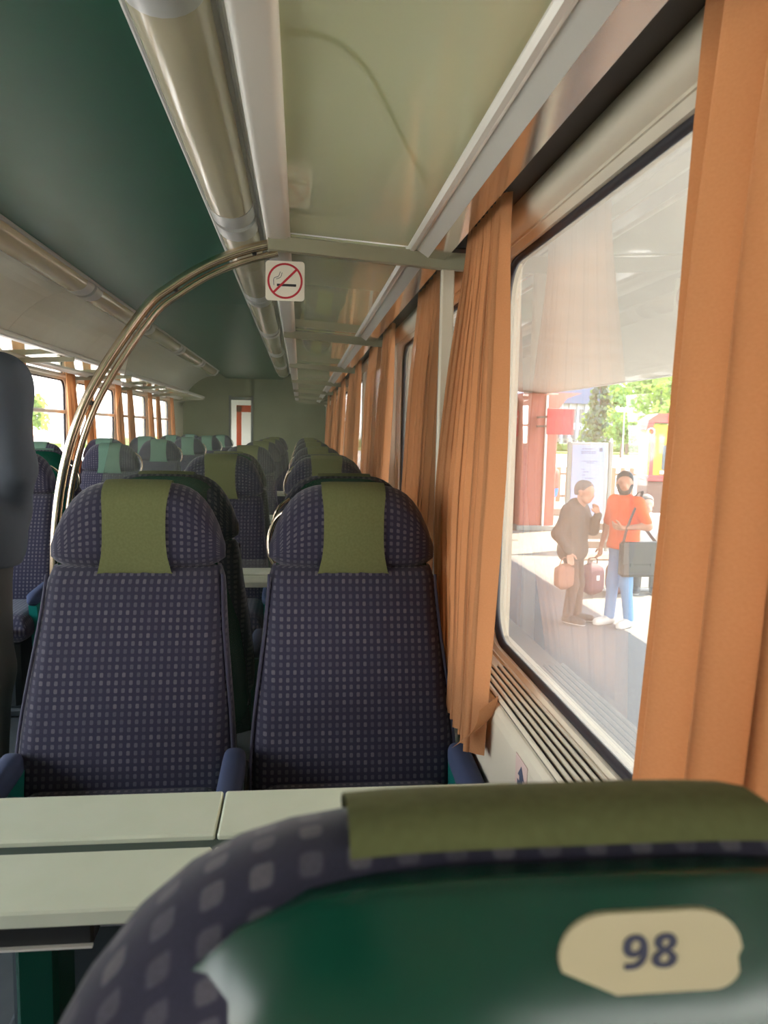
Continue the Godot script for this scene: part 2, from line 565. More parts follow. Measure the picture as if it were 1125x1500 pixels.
func shell() -> void:
	var ZB := 1.95
	var ZE := -15.6
	var zc := (ZB + ZE) * 0.5
	var L := ZB - ZE
	var b := B.new()
	b.box(Vector3(MID, -0.05, zc - 0.8), Vector3(2.96, 0.1, L + 1.8))
	put("floor", b, mt.floor_lino, null, "structure")
	# centre ceiling
	b = B.new()
	b.box(Vector3(MID, 2.285, zc - 0.8), Vector3(1.12, 0.05, L + 1.8), 0.004)
	put("ceiling", b, mt.ceiling_green, null, "structure")
	# roof over everything, keeps sun and sky out
	b = B.new()
	var roof := PackedVector2Array()
	for i in 13:
		var a := PI * i / 12.0
		roof.append(Vector2(MID + 1.49 * cos(a), 1.9 + 0.62 * sin(a)))
	for i in range(12, -1, -1):
		var a := PI * i / 12.0
		roof.append(Vector2(MID + 1.44 * cos(a), 1.9 + 0.57 * sin(a)))
	b.prism(roof, func(p: Vector2, d: float): return Vector3(p.x, p.y, d), ZB + 0.1, ZE - 1.7)
	put("ceiling_roof_skin", b, mt.rail_paint, null, "structure")
	for side in [1, -1]:
		var nm := "right" if side > 0 else "left"
		# curved cove panels above the rack, one per bay
		for k in range(-1, 8):
			var cz0 := -0.16 - PITCH * k
			b = B.new()
			var prof := PackedVector2Array()
			var n := 10
			for i in n + 1:
				var t := float(i) / n
				var px := lerpf(-0.14, 0.47, t)
				prof.append(Vector2(px, 2.30 - 0.42 * pow(t, 2.2)))
			for i in range(n, -1, -1):
				prof.append(prof[i] + Vector2(0.008, 0.02))
			b.prism(prof, func(p: Vector2, d: float): return Vector3(mx(p.x, side), p.y, d), maxf(cz0 - 1.996, ZE), minf(cz0, ZB))
			put("ceiling_cove_panel", b, mt.cove_white, null, "structure")
		# wall: lower part, head, pillars between windows
		b = B.new()
		b.box(Vector3(mx(0.54, side), 0.37, zc), Vector3(0.08, 0.74, L))
		var low := PackedVector2Array([Vector2(0.5, 0.0), Vector2(0.408, 0.0), Vector2(0.408, 0.70), Vector2(0.412, 0.718), Vector2(0.42, 0.728), Vector2(0.43, 0.733), Vector2(0.5, 0.733)])
		b.prism(low, func(p: Vector2, d: float): return Vector3(mx(p.x, side), p.y, d), ZB, ZE)
		b.box(Vector3(mx(0.54, side), 1.845, zc), Vector3(0.08, 0.20, L))
		# rounded bulge above the windows
		var bul := PackedVector2Array([Vector2(0.505, 1.745)])
		for i in 9:
			var a := PI * (0.5 + float(i) / 8.0)
			bul.append(Vector2(0.503 + 0.035 * cos(a), 1.795 - 0.045 * sin(-a + PI)))
		b.prism(bul, func(p: Vector2, d: float): return Vector3(mx(p.x, side), p.y, d), ZB, ZE, 1.0, 1)
		for k in range(-1, 8):
			var z1 := minf(-PITCH * k - 0.04, ZB)
			var z0 := -0.36 - PITCH * k + 0.04
			if k == 7: z0 = ZE
			b.box(Vector3(mx(0.54, side), 1.24, (z0 + z1) * 0.5), Vector3(0.08, 1.02, z1 - z0))
		put("wall_" + nm, b, mt.wall_beige, null, "structure")
		# windows
		for k in range(-1, 7):
			var w1 := -0.36 - PITCH * k
			var w0 := -2.00 - PITCH * k
			var node := Node3D.new()
			node.name = "window_%d" % (k + 2 + (0 if side > 0 else 8))
			node.set_meta("kind", "structure")
			add_child(node)
			b = B.new()
			var inn := win_path(side, w0, w1, 0.748, 1.730, 0.10, 0.512)
			var out := win_path(side, w0 - 0.06, w1 + 0.06, 0.732, 1.760, 0.012, 0.4965)
			var inb := win_path(side, w0, w1, 0.748, 1.730, 0.10, 0.542)
			for i in inn.size():
				var j := (i + 1) % inn.size()
				b.quad(out[i], out[j], inn[j], inn[i], 1)
				b.quad(inn[i], inn[j], inb[j], inb[i], 2)
			put("window_frame", b, mt.wall_beige, node)
			b = B.new()
			b.ring(win_path(side, w0 + 0.003, w1 - 0.003, 0.751, 1.727, 0.10, 0.530), 0.0105)
			put("gasket", b, mt.gasket, node)
			b = B.new()
			var pp := rr((w1 - w0) * 0.5 - 0.006, 0.487, 0.10, 6)
			b.prism(pp, func(p: Vector2, d: float): return Vector3(mx(d, side), 1.239 + p.y, (w0 + w1) * 0.5 + p.x), 0.535, 0.5352)
			put("pane", b, mt.dusty_pane if side > 0 else mt.pane, node)
			if side < 0 or k > 3:
				b = B.new()
				b.box(Vector3(mx(0.53, side), 1.42, (w0 + w1) * 0.5), Vector3(0.03, 0.035, w1 - w0), 0.006)
				put("transom", b, mt.alu, node)
		# sill grilles
		for k in range(-1, 5):
			if side < 0: continue
			var g := thing("ventilation_grille", ["", "ribbed metal ventilation grille on the sill under the near window", "ribbed sill grille in the second bay beyond the glass partition", "ribbed sill grille in the third bay from the camera", "ribbed sill grille in the fourth bay from the camera", "ribbed sill grille in the fifth bay from the camera"][k + 1] if k >= 0 else "ribbed sill grille beside the camera behind the orange curtain", "grille", Vector3(0.463, 0.733, -1.13 - PITCH * k), 0, "sill grilles")
			var gb := B.new()
			gb.box(Vector3(0, 0.001, 0), Vector3(0.082, 0.002, 1.30))
			put("slot_bed", gb, mt.steel_dark, g)
			for i in 6:
				gb = B.new()
				gb.box(Vector3(-0.0375 + 0.015 * i, 0.005, 0), Vector3(0.009, 0.008, 1.30), 0.0025)
				put("slat", gb, mt.wall_beige, g)
	# unseen end wall, brought close behind the camera to hold back light
	b = B.new()
	b.box(Vector3(MID, 1.2, ZB + 0.04), Vector3(2.96, 2.6, 0.08))
	put("wall_back_light_block", b, mt.end_olive, null, "structure")
	# far end wall with doorway and vestibule
	b = B.new()
	b.box(Vector3(-2.0 + 0.12, 1.2, ZE - 0.03), Vector3(1.0, 2.6, 0.06))
	b.box(Vector3(-0.975 + 0.78, 1.2, ZE - 0.03), Vector3(1.54, 2.6, 0.06))
	b.box(Vector3(-1.16, 2.2, ZE - 0.03), Vector3(0.5, 0.7, 0.06))
	put("wall_end", b, mt.end_olive, null, "structure")
	b = B.new()
	b.box(Vector3(MID, 1.2, ZE - 1.66), Vector3(2.96, 2.6, 0.08))
	b.box(Vector3(0.54, 1.95, ZE - 0.85), Vector3(0.08, 1.1, 1.6))
	b.box(Vector3(0.54, 0.35, ZE - 0.85), Vector3(0.08, 0.7, 1.6))
	b.box(Vector3(-2.34, 1.98, ZE - 0.85), Vector3(0.08, 0.8, 1.6))
	b.box(Vector3(-2.34, 0.3, ZE - 0.85), Vector3(0.08, 0.6, 1.6))
	put("wall_vestibule", b, mt.cove_white, null, "structure")
	var d := Node3D.new()
	d.name = "door_1"
	d.set_meta("kind", "structure")
	add_child(d)
	b = B.new()
	b.box(Vector3(-0.955, 1.0, ZE + 0.01), Vector3(0.045, 1.86, 0.06), 0.005)
	put("door_jamb", b, mt.grey_metal, d)
	b = B.new()
	b.box(Vector3(-1.385, 1.0, ZE + 0.01), Vector3(0.045, 1.86, 0.06), 0.005)
	put("door_jamb", b, mt.grey_metal, d)
	b = B.new()
	b.box(Vector3(-1.17, 1.87, ZE + 0.01), Vector3(0.46, 0.06, 0.06), 0.005)
	put("door_lintel", b, mt.grey_metal, d)
	b = B.new()
	b.box(Vector3(-1.27, 0.9, ZE - 0.75), Vector3(0.10, 1.7, 0.05), 0.005)
	b.box(Vector3(-1.13, 1.69, ZE - 0.75), Vector3(0.38, 0.14, 0.05), 0.005)
	put("vestibule_door_frame", b, mat("door_orange", c8(226, 84, 44), 0.5), d)

# ------------------------------------------------------------------ racks, ceiling lights
func racks_and_lights() -> void:
	var ords := ["first", "second", "third", "fourth", "fifth", "sixth", "seventh"]
	for side in [1, -1]:
		var sn := "platform-side" if side > 0 else "far-side"
		for k in range(-1 if side > 0 else 0, 7):
			var z1 := -0.16 - PITCH * k
			var z0 := z1 - PITCH
			var lab := "glass luggage rack with pale rail above the near window" if (k == 0 and side > 0) else ("glass luggage rack section overhead behind the camera" if k < 0 else "%s glass luggage rack section, %s along the coach" % [sn, ords[k]])
			var r := thing("luggage_rack", lab, "luggage rack", Vector3(mx(0.12, side), 1.8, (z0 + z1) * 0.5), 0, "luggage racks")
			var o := r.position
			var tx := Transform3D(Basis(), -o)
			var b := B.new(); b.xf = tx
			b.prism(PackedVector2Array([Vector2(-0.05, 1.822), Vector2(0.292, 1.800), Vector2(0.292, 1.806), Vector2(-0.05, 1.828)]), func(p: Vector2, d: float): return Vector3(mx(p.x, side), p.y, d), z0 + 0.02, z1 - 0.02)
			put("glass_shelf", b, mt.shelf_glass, r)
			b = B.new(); b.xf = tx
			var rail := PackedVector2Array()
			for q in rr(0.033, 0.02, 0.017, 5): rail.append(q + Vector2(-0.064, 1.822))
			b.prism(rail, func(p: Vector2, d: float): return Vector3(mx(p.x, side), p.y, d), z0, z1, 1.0, 1)
			put("rail", b, mt.rail_paint, r)
			b = B.new(); b.xf = tx
			var pr := PackedVector2Array([Vector2(0.285, 1.812), Vector2(0.287, 1.797), Vector2(0.293, 1.788), Vector2(0.302, 1.786), Vector2(0.310, 1.790), Vector2(0.318, 1.786), Vector2(0.342, 1.770), Vector2(0.35, 1.776), Vector2(0.34, 1.81), Vector2(0.30, 1.83)])
			b.prism(pr, func(p: Vector2, d: float): return Vector3(mx(p.x, side), p.y, d), z0, z1)
			put("wall_profile", b, mt.alu, r)
			b = B.new(); b.xf = tx
			b.prism(PackedVector2Array([Vector2(0.343, 1.7705), Vector2(0.3895, 1.766), Vector2(0.392, 1.769), Vector2(0.36, 1.79), Vector2(0.346, 1.777)]), func(p: Vector2, d: float): return Vector3(mx(p.x, side), p.y, d), z0, z1)
			put("polished_strip", b, mt.alu_mirror, r)
			b = B.new(); b.xf = tx
			b.prism(PackedVector2Array([Vector2(-0.09, 1.81), Vector2(-0.09, 1.775), Vector2(0.40, 1.742), Vector2(0.49, 1.742), Vector2(0.49, 1.785), Vector2(0.30, 1.79)]), func(p: Vector2, d: float): return Vector3(mx(p.x, side), p.y, d), z0 + 0.001, z0 + 0.025)
			put("bracket", b, mt.bracket_paint, r)
			# curtain track, its dark box painting in the shaded gap by the wall
			b = B.new()
			b.box(Vector3(mx(0.452, side), 1.83, (z0 + z1) * 0.5), Vector3(0.075, 0.05, PITCH - 0.01), 0.004)
			var tl := "curtain track in gap shade colour above the near window" if (k == 0 and side > 0) else ("curtain track in gap shade colour overhead behind the camera" if k < 0 else "%s curtain track in gap shade colour, %s section along the coach" % [sn, ords[k]])
			tag(put("curtain_track", b, mt.track_gap_shade), "dark " + tl, "curtain track", "curtain tracks")
			# ceiling light
			if k > 5: continue
			var ll := "ceiling light nearest the camera, its end cap at the top of picture" if k < 0 else "ceiling light with long milky cover reaching the arch top" if (k == 0 and side > 0) else "%s tubular ceiling light, %s along the coach" % [sn, ords[k]]
			var cl := thing("ceiling_light", ll, "ceiling light", Vector3(mx(-0.29, side), 2.25, (z0 + z1) * 0.5 - 1.44), 0, "ceiling lights")
			var tb := B.new()
			tb.prism(PackedVector2Array([Vector2(-0.125, 0.03), Vector2(-0.125, 0.0), Vector2(-0.118, -0.004), Vector2(0.095, -0.004), Vector2(0.10, -0.012), Vector2(0.108, -0.012), Vector2(0.112, 0.0), Vector2(0.16, 0.006), Vector2(0.16, 0.03)]), func(p: Vector2, d: float): return Vector3(p.x * side, p.y, d), -1.0, 1.0)
			put("tray", tb, mt.cap_grey, cl)
			for sgn in [-1, 1]:
				tb = B.new()
				var cp := PackedVector2Array()
				for i in 13:
					var a := PI + PI * i / 12.0
					cp.append(Vector2(-0.012 + 0.096 * cos(a), -0.004 + 0.075 * sin(a)))
				tb.prism(cp, func(p: Vector2, d: float): return Vector3(p.x * side, p.y, d), sgn * 0.97, sgn * 0.80, 1.0, 1)
				put("end_cap", tb, mt.cap_grey, cl)
			tb = B.new()
			var dp := []
			for i in 17:
				var a := PI + PI * i / 16.0
				dp.append(Vector2(-0.012 + 0.094 * cos(a), -0.004 + 0.073 * sin(a)))
			for i in 16:
				var p0: Vector2 = dp[i]; var p1: Vector2 = dp[i + 1]
				tb.quad(Vector3(p0.x * side, p0.y, -0.80), Vector3(p1.x * side, p1.y, -0.80), Vector3(p1.x * side, p1.y, 0.80), Vector3(p0.x * side, p0.y, 0.80), 1)
			put("diffuser", tb, mt.diffuser, cl)
			tb = B.new()
			tb.tube([Vector3(-0.012 * side, -0.035, -0.6), Vector3(-0.012 * side, -0.035, 0.6)], 0.019, 12)
			put("fluorescent_tube", tb, mt.tube_white, cl)
	# a thin wire lying curled on the near glass shelf
	var wb := B.new()
	var pts := []
	for q in [[-0.027, -1.108], [0.014, -1.102], [0.047, -1.116], [0.072, -1.145], [0.102, -1.203], [0.139, -1.306], [0.197, -1.478], [0.256, -1.642]]:
		pts.append(Vector3(q[0], 1.832 - 0.064 * (q[0] + 0.05), q[1]))
	wb.tube(smooth(pts, 5), 0.0042, 6)
	tag(put("thin_wire", wb, mt.wire), "thin wire lying in a curve on the near glass rack", "wire")

func smooth(p: Array, n: int) -> Array:
	var out := []
	for i in p.size() - 1:
		var a: Vector3 = p[maxi(i - 1, 0)]; var b: Vector3 = p[i]; var c: Vector3 = p[i + 1]; var d: Vector3 = p[mini(i + 2, p.size() - 1)]
		for j in n:
			out.append(b.cubic_interpolate(c, a, d, float(j) / n))
	out.append(p[p.size() - 1])
	return out

# ------------------------------------------------------------------ seats
func head_top(x: float) -> float:
	return 1.165 - 0.15 * pow(minf(absf(x) / 0.21, 1.0), 4.5)

func make_seat(called: String, label: String, arms: Array, cover: Material) -> Node3D:
	# local: floor at y 0, headrest front face at z 0, the sitter looks along +z
	var s := thing(called, label, "seat", Vector3.ZERO, 0, "coach seats")
	s.set_meta("base", called)
	var b := B.new()
	# headrest, lofted from side to side
	var loops := []
	var NX := 21
	for i in NX:
		var u := -1.0 + 2.0 * i / (NX - 1)
		u = signf(u) * pow(absf(u), 0.8)
		var x := 0.21 * u
		var yt := head_top(x)
		var yb := 0.945 + 0.03 * pow(absf(u), 6.0)
		var th := 0.046 * pow(maxf(0.0, 1.0 - pow(absf(u), 5.0)), 0.5) + 0.004
		var L := PackedVector3Array()
		for q in rr((yt - yb) * 0.5, th, minf(th * 0.9, (yt - yb) * 0.3), 5):
			var bulge := 0.012 * (1.0 - pow(q.x / ((yt - yb) * 0.5), 2.0)) * signf(q.y) * (1.0 if q.y > 0.0 else 0.0)
			var zz := -0.046 + q.y + bulge
			var drop := 0.30 * maxf(0.0, zz + 0.07) * clampf(q.x / ((yt - yb) * 0.5), 0.0, 1.0)
			L.append(Vector3(x, (yt + yb) * 0.5 + q.x - drop, zz))
		loops.append(L)
	var arc := PackedFloat32Array([0.0])
	var cl: PackedVector3Array = loops[NX / 2]
	for j in cl.size(): arc.append(arc[j] + cl[j].distance_to(cl[(j + 1) % cl.size()]))
	b.loft(loops, true, 1, 1.0, false, arc)
	put("headrest", b, mt.seat_fabric, s)
	# back cushion
	b = B.new()
	loops = []
	for i in 19:
		var t := i / 18.0
		var e := 0.012 + t * 0.976
		var y := lerpf(0.42, 0.957, t)
		var zf := front_z(y)
		var hw := lerpf(0.250, 0.214, smoothstep(0.1, 1.0, t))
		var rnd := sqrt(maxf(0.0, 1.0 - pow(absf(e - 0.5) * 2.0, 10.0)))
		var th := 0.055 * (0.35 + 0.65 * rnd)
		hw -= 0.025 * (1.0 - rnd)
		var L := PackedVector3Array()
		for q in rr(hw, th, th * 0.85, 6):
			var bl := 0.016 * (1.0 - pow(q.x / hw, 4.0)) if q.y > 0.0 else 0.0
			L.append(Vector3(q.x, y, zf - 0.055 + q.y + bl))
		loops.append(L)
	b.loft(loops)
	for i in b.uv.size(): b.uv[i] = Vector2(b.v[i].x + signf(b.v[i].x) * 0.3 * absf(b.v[i].z - front_z(b.v[i].y)), b.v[i].y)
	put("back_cushion", b, mt.seat_fabric, s)
	# piping along both edges of the back
	for sg in [-1.0, 1.0]:
		b = B.new()
		var pp := []
		for i in 14:
			var t := i / 13.0
			var y := lerpf(0.45, 0.94, t)
			var hw := lerpf(0.250, 0.214, smoothstep(0.1, 1.0, t))
			pp.append(Vector3(sg * (hw - 0.006), y, front_z(y) - 0.012))
		b.tube(pp, 0.004, 6)
		put("piping", b, mt.piping, s)
	# head cover over the top
	b = B.new()
	var path := [Vector2(0.943, 0.010), Vector2(0.95, 0.014), Vector2(0.99, 0.018), Vector2(1.05, 0.019), Vector2(1.10, 0.014), Vector2(1.125, 0.007), Vector2(1.144, -0.008), Vector2(1.158, -0.028), Vector2(1.166, -0.050), Vector2(1.1675, -0.066), Vector2(1.165, -0.076), Vector2(1.159, -0.085)]
	var N := path.size() - 1
	b.sheet(10, N * 2, func(u: float, v: float) -> Vector3:
		var f := v * N
		var i := mini(int(f), N - 1)
		var p: Vector2 = path[i].lerp(path[i + 1], f - i)
		var waist := lerpf(0.092, 0.074, smoothstep(0.0, 0.25, v)) + 0.006 * smoothstep(0.3, 0.6, v)
		var xx := (u - 0.5) * 2.0 * waist
		var rag := 0.004 * sin(u * 23.0) * (1.0 - smoothstep(0.0, 0.05, v))
		return Vector3(xx, p.x + rag - 0.15 * pow(absf(xx) / 0.21, 4.5), p.y))
	put("head_cover", b, cover, s)
	# seat cushion
	b = B.new()
	loops = []
	for i in 13:
		var t := i / 12.0
		var z := lerpf(0.06, 0.52, t)
		var rnd := sqrt(maxf(0.05, 1.0 - pow(absf(t - 0.5) * 2.0, 8.0)))
		var L := PackedVector3Array()
		for q in rr(0.235, 0.065 * rnd, 0.055 * rnd, 5):
			L.append(Vector3(q.x, 0.405 + q.y + 0.01 * (1.0 - pow(q.x / 0.235, 2.0)), z))
		loops.append(L)
	b.loft(loops)
	for i in b.uv.size(): b.uv[i] = Vector2(b.v[i].x, b.v[i].z)
	put("seat_cushion", b, mt.seat_fabric, s)
	# plastic shell behind
	b = B.new()
	loops = []
	for i in 17:
		var u := -1.0 + 2.0 * i / 16.0
		var x := 0.188 * u
		var yt := 1.153 - 0.14 * pow(absf(u), 4.2)
		var cur := 0.055 * pow(absf(u), 4.0)
		var L := PackedVector3Array()
		var ys := []
		for j in 9: ys.append(lerpf(0.30, yt, j / 8.0))
		for j in 9: L.append(Vector3(x * lerpf(1.28, 1.0, smoothstep(0.3, 0.95, ys[j])), ys[j], -0.104 + cur + back_lean(ys[j])))
		for j in range(8, -1, -1): L.append(Vector3(x * lerpf(1.28, 1.0, smoothstep(0.3, 0.95, ys[j])), ys[j], -0.085 + cur * 0.8 + back_lean(ys[j])))
		loops.append(L)
	b.loft(loops)
	put("shell", b, mt.shell_green, s)
	# pedestal
	b = B.new()
	b.box(Vector3(0, 0.17, 0.24), Vector3(0.34, 0.34, 0.34), 0.02)
	b.box(Vector3(0, 0.02, 0.24), Vector3(0.42, 0.04, 0.42), 0.01)
	put("pedestal", b, mt.seat_base, s)
	for ax in arms:
		b = B.new()
		loops = []
		for i in 9:
			var t := i / 8.0
			var z := lerpf(0.14, 0.46, t)
			var rnd := sqrt(maxf(0.06, 1.0 - pow(absf(t - 0.5) * 2.0, 8.0)))
			var L := PackedVector3Array()
			for q in rr(0.026 * rnd, 0.03 * rnd, 0.020 * rnd, 4):
				L.append(Vector3(ax + q.x, 0.545 - 0.02 * t + q.y, z))
			loops.append(L)
		b.loft(loops)
		var arm := put("armrest", b, mt.arm_fabric, s)
		b = B.new()
		b.prism(PackedVector2Array([Vector2(0.15, 0.30), Vector2(0.38, 0.30), Vector2(0.42, 0.50), Vector2(0.15, 0.52)]), func(p: Vector2, d: float): return Vector3(d, p.y, p.x), ax - 0.018, ax + 0.018)
		put("armrest_side", b, mt.shell_teal, arm)
	# grab handle at the shoulder
	b = B.new()
	b.tube(smooth([Vector3(-0.165, 1.09, -0.10), Vector3(-0.195, 1.065, -0.112), Vector3(-0.212, 1.02, -0.108), Vector3(-0.210, 0.97, -0.10), Vector3(-0.190, 0.94, -0.08)], 4), 0.006, 8)
	put("grab_handle", b, mt.chrome, s)
	return s

func front_z(y: float) -> float:
	return 0.012 + 0.16 * clampf((0.95 - y) / 0.53, 0.0, 1.0) + 0.018 * sin(clampf((0.95 - y) / 0.53, 0.0, 1.0) * PI)

func back_lean(y: float) -> float:
	return 0.13 * clampf((0.93 - y) / 0.6, 0.0, 1.0)

func plain_copy(src: Node3D, called: String, label: String, at: Vector3, turn: float, cover: Material, mirror := false) -> Node3D:
	var c: Node3D = src.duplicate()
	c.name = numbered(called)
	add_child(c)
	c.position = at
	c.rotation.y = turn
	if mirror: c.scale.x = -1.0
	c.set_meta("label", label)
	for ch in c.get_children():
		if ch.name == "head_cover": ch.material_override = cover
	return c

func seats_and_tables() -> void:
	var ords := ["first", "second", "third", "fourth", "fifth", "sixth", "seventh"]
	var aisle := make_seat("passenger_seat", "navy dotted aisle seat facing the camera across the pale table", [-0.236, 0.252], mt.cover_olive)
	aisle.position = Vector3(-0.395, 0, -1.90)
	var win := make_seat("passenger_seat", "navy dotted window seat facing the camera beside the tied peach curtain", [0.243], mt.cover_olive)
	win.position = Vector3(0.134, 0, -1.90)
	# the seat with number 98, its back to the camera
	var near := plain_copy(win, "passenger_seat", "seat with dark green back shell and number plate 98, closest to camera", Vector3(0.110, -0.02, -0.362), PI, mt.cover_olive, true)
	near.scale.x = -1.12
	for ch in near.get_children():
		if ch.name.begins_with("armrest"): near.remove_child(ch); ch.free()
	plate(near)
	plain_copy(aisle, "passenger_seat", "aisle seat standing next to the seat numbered 98", Vector3(-0.395, 0, -0.362), PI, mt.cover_olive, true)
	for k in range(1, 6):
		plain_copy(aisle, "passenger_seat", "dark aisle seat facing the camera on the window side, row %s behind the partition" % ords[k - 1], Vector3(-0.395, 0, -1.90 - PITCH * k), 0, mt.cover_olive)
		plain_copy(win, "passenger_seat", "dark window seat facing the camera beside the curtains, row %s behind the partition" % ords[k - 1], Vector3(0.134, 0, -1.90 - PITCH * k), 0, mt.cover_olive)
	for k in range(1, 3):
		plain_copy(aisle, "passenger_seat", "aisle seat turned away from the camera, %s such row behind the partition" % ords[k - 1], Vector3(-0.395, 0, -0.42 - PITCH * k), PI, mt.cover_olive, true)
		plain_copy(win, "passenger_seat", "window seat turned away from the camera, %s such row behind the partition" % ords[k - 1], Vector3(0.134, 0, -0.42 - PITCH * k), PI, mt.cover_olive, true)
	for k in range(1, 7):
		plain_copy(aisle, "passenger_seat", "seat with teal flare-tinted head cover on the far side of the aisle, %s from the camera" % ords[k - 1], Vector3(2 * MID + 0.395, 0, -1.90 - PITCH * k), 0, mt.cover_teal, true)
		if k > 1:
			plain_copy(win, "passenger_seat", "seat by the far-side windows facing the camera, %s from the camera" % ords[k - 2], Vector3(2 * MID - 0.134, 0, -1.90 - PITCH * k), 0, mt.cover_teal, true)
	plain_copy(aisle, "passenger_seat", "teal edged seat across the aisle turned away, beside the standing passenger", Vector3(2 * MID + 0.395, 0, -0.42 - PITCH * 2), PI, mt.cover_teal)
	# tables
	var t := make_table("pale folding table with two leaves between the facing seats in front")
	for k in range(1, 4):
		var c := copy(t, "pale folding table in the %s bay behind the partition" % ords[k - 1], Vector3(-0.12, 0, -1.05 - PITCH * k), 0)
	# sticker on the wall panel
	var st := thing("wall_sticker", "small pinkish sticker with arrow on the panel under the sill", "sticker", Vector3(0.4075, 0.668, -1.315))
	var sb := B.new()
	sb.box(Vector3.ZERO, Vector3(0.0012, 0.075, 0.072))
	put("sheet", sb, mt.sticker_pink, st)
	sb = B.new()
	sb.prism(PackedVector2Array([Vector2(-0.02, -0.018), Vector2(0.012, -0.018), Vector2(0.012, 0.004), Vector2(0.022, 0.004), Vector2(0.002, 0.026), Vector2(-0.018, 0.004), Vector2(-0.008, 0.004), Vector2(-0.008, -0.006), Vector2(-0.02, -0.006)]), func(p: Vector2, d: float): return Vector3(d, p.y, p.x), -0.0008, -0.0012)
	put("arrow_print", sb, mt.print_grey, st)

func plate(seat: Node3D) -> void:
	# local: behind the shell, so x is mirrored once by the scale and once by the half turn
	var b := B.new()
	var out := PackedVector2Array()
	for i in 10:
		var a := PI * 0.5 + PI * 0.62 * i / 9.0
		out.append(Vector2(-0.0175 + 0.016 * cos(a) * 1.0, -0.0 + 0.0163 * sin(a)))
	out.append(Vector2(-0.012, -0.0165))
	for i in 6:
		var a := -PI * 0.5 + PI * 0.42 * i / 5.0
		out.append(Vector2(0.024 + 0.0095 * cos(a), -0.0075 + 0.009 * sin(a)))
	out.append(Vector2(0.0322, -0.0035))
	out.append(Vector2(0.0335, 0.0))
	for i in 7:
		var a := PI * 0.04 + PI * 0.46 * i / 6.0
		out.append(Vector2(0.0135 + 0.0198 * cos(a), -0.0005 + 0.0168 * sin(a)))
	b.prism(out, func(p: Vector2, d: float): return Vector3(p.x, p.y, d), -0.1032, -0.1062)
	b.xf = Transform3D()
	var pl := put("number_plate", b, mt.plate_cream, seat)
	pl.position = Vector3(0.020, 1.128, 0)
	pl.scale.x = 0.95
	pl.set_meta("label", "cream number plate")
	var t := TextMesh.new()
	t.text = "98"
	var sf := SystemFont.new()
	sf.font_names = PackedStringArray(["Droid Sans"])
	sf.font_weight = 700
	t.font = sf
	t.font_size = 32
	t.pixel_size = 0.0006
	t.depth = 0.0008
	var o := MeshInstance3D.new()
	o.mesh = t
	o.material_override = mt.ink_blue
	o.name = "digits"
	pl.add_child(o, true)
	o.position = Vector3(-0.001, 0.0005, -0.1064)
	o.rotation.y = 0.0
	o.scale = Vector3(1, 1, 1)

func make_table(label: String) -> Node3D:
	var t := thing("folding_table", label, "table", Vector3(-0.12, 0, -1.05), 0, "folding tables")
	t.set_meta("base", "folding_table")
	for a in [[-0.267, -0.084], [0.246, -0.084], [-0.267, 0.082], [0.246, 0.082]]:
		var b := B.new()
		var w := 0.540 if a[0] < 0 else 0.480
		b.box(Vector3(a[0] + (0.0 if a[0] < 0 else 0.0), 0.709, a[1]), Vector3(w, 0.022, 0.134), 0.003)
		put("table_leaf", b, mt.table_pale, t)
	var b := B.new()
	b.box(Vector3(-0.03, 0.700, 0), Vector3(1.06, 0.022, 0.05), 0.003)
	put("centre_rail", b, mt.table_edge, t)
	b = B.new()
	b.box(Vector3(-0.345, 0.684, 0.06), Vector3(0.44, 0.030, 0.165), 0.004)
	put("leaf_support", b, mt.steel_dark, t)
	b = B.new()
	b.box(Vector3(-0.345, 0.672, 0.146), Vector3(0.44, 0.003, 0.006))
	put("edge_strip", b, mt.alu, t)
	b = B.new()
	b.box(Vector3(-0.208, 0.34, 0.06), Vector3(0.052, 0.66, 0.08), 0.006)
	b.box(Vector3(-0.208, 0.012, 0.06), Vector3(0.14, 0.024, 0.20), 0.006)
	put("pedestal", b, mt.shell_green, t)
	b = B.new()
	b.box(Vector3(0.505, 0.672, 0), Vector3(0.05, 0.05, 0.10), 0.005)
	put("wall_bracket", b, mt.steel_dark, t)
	return t

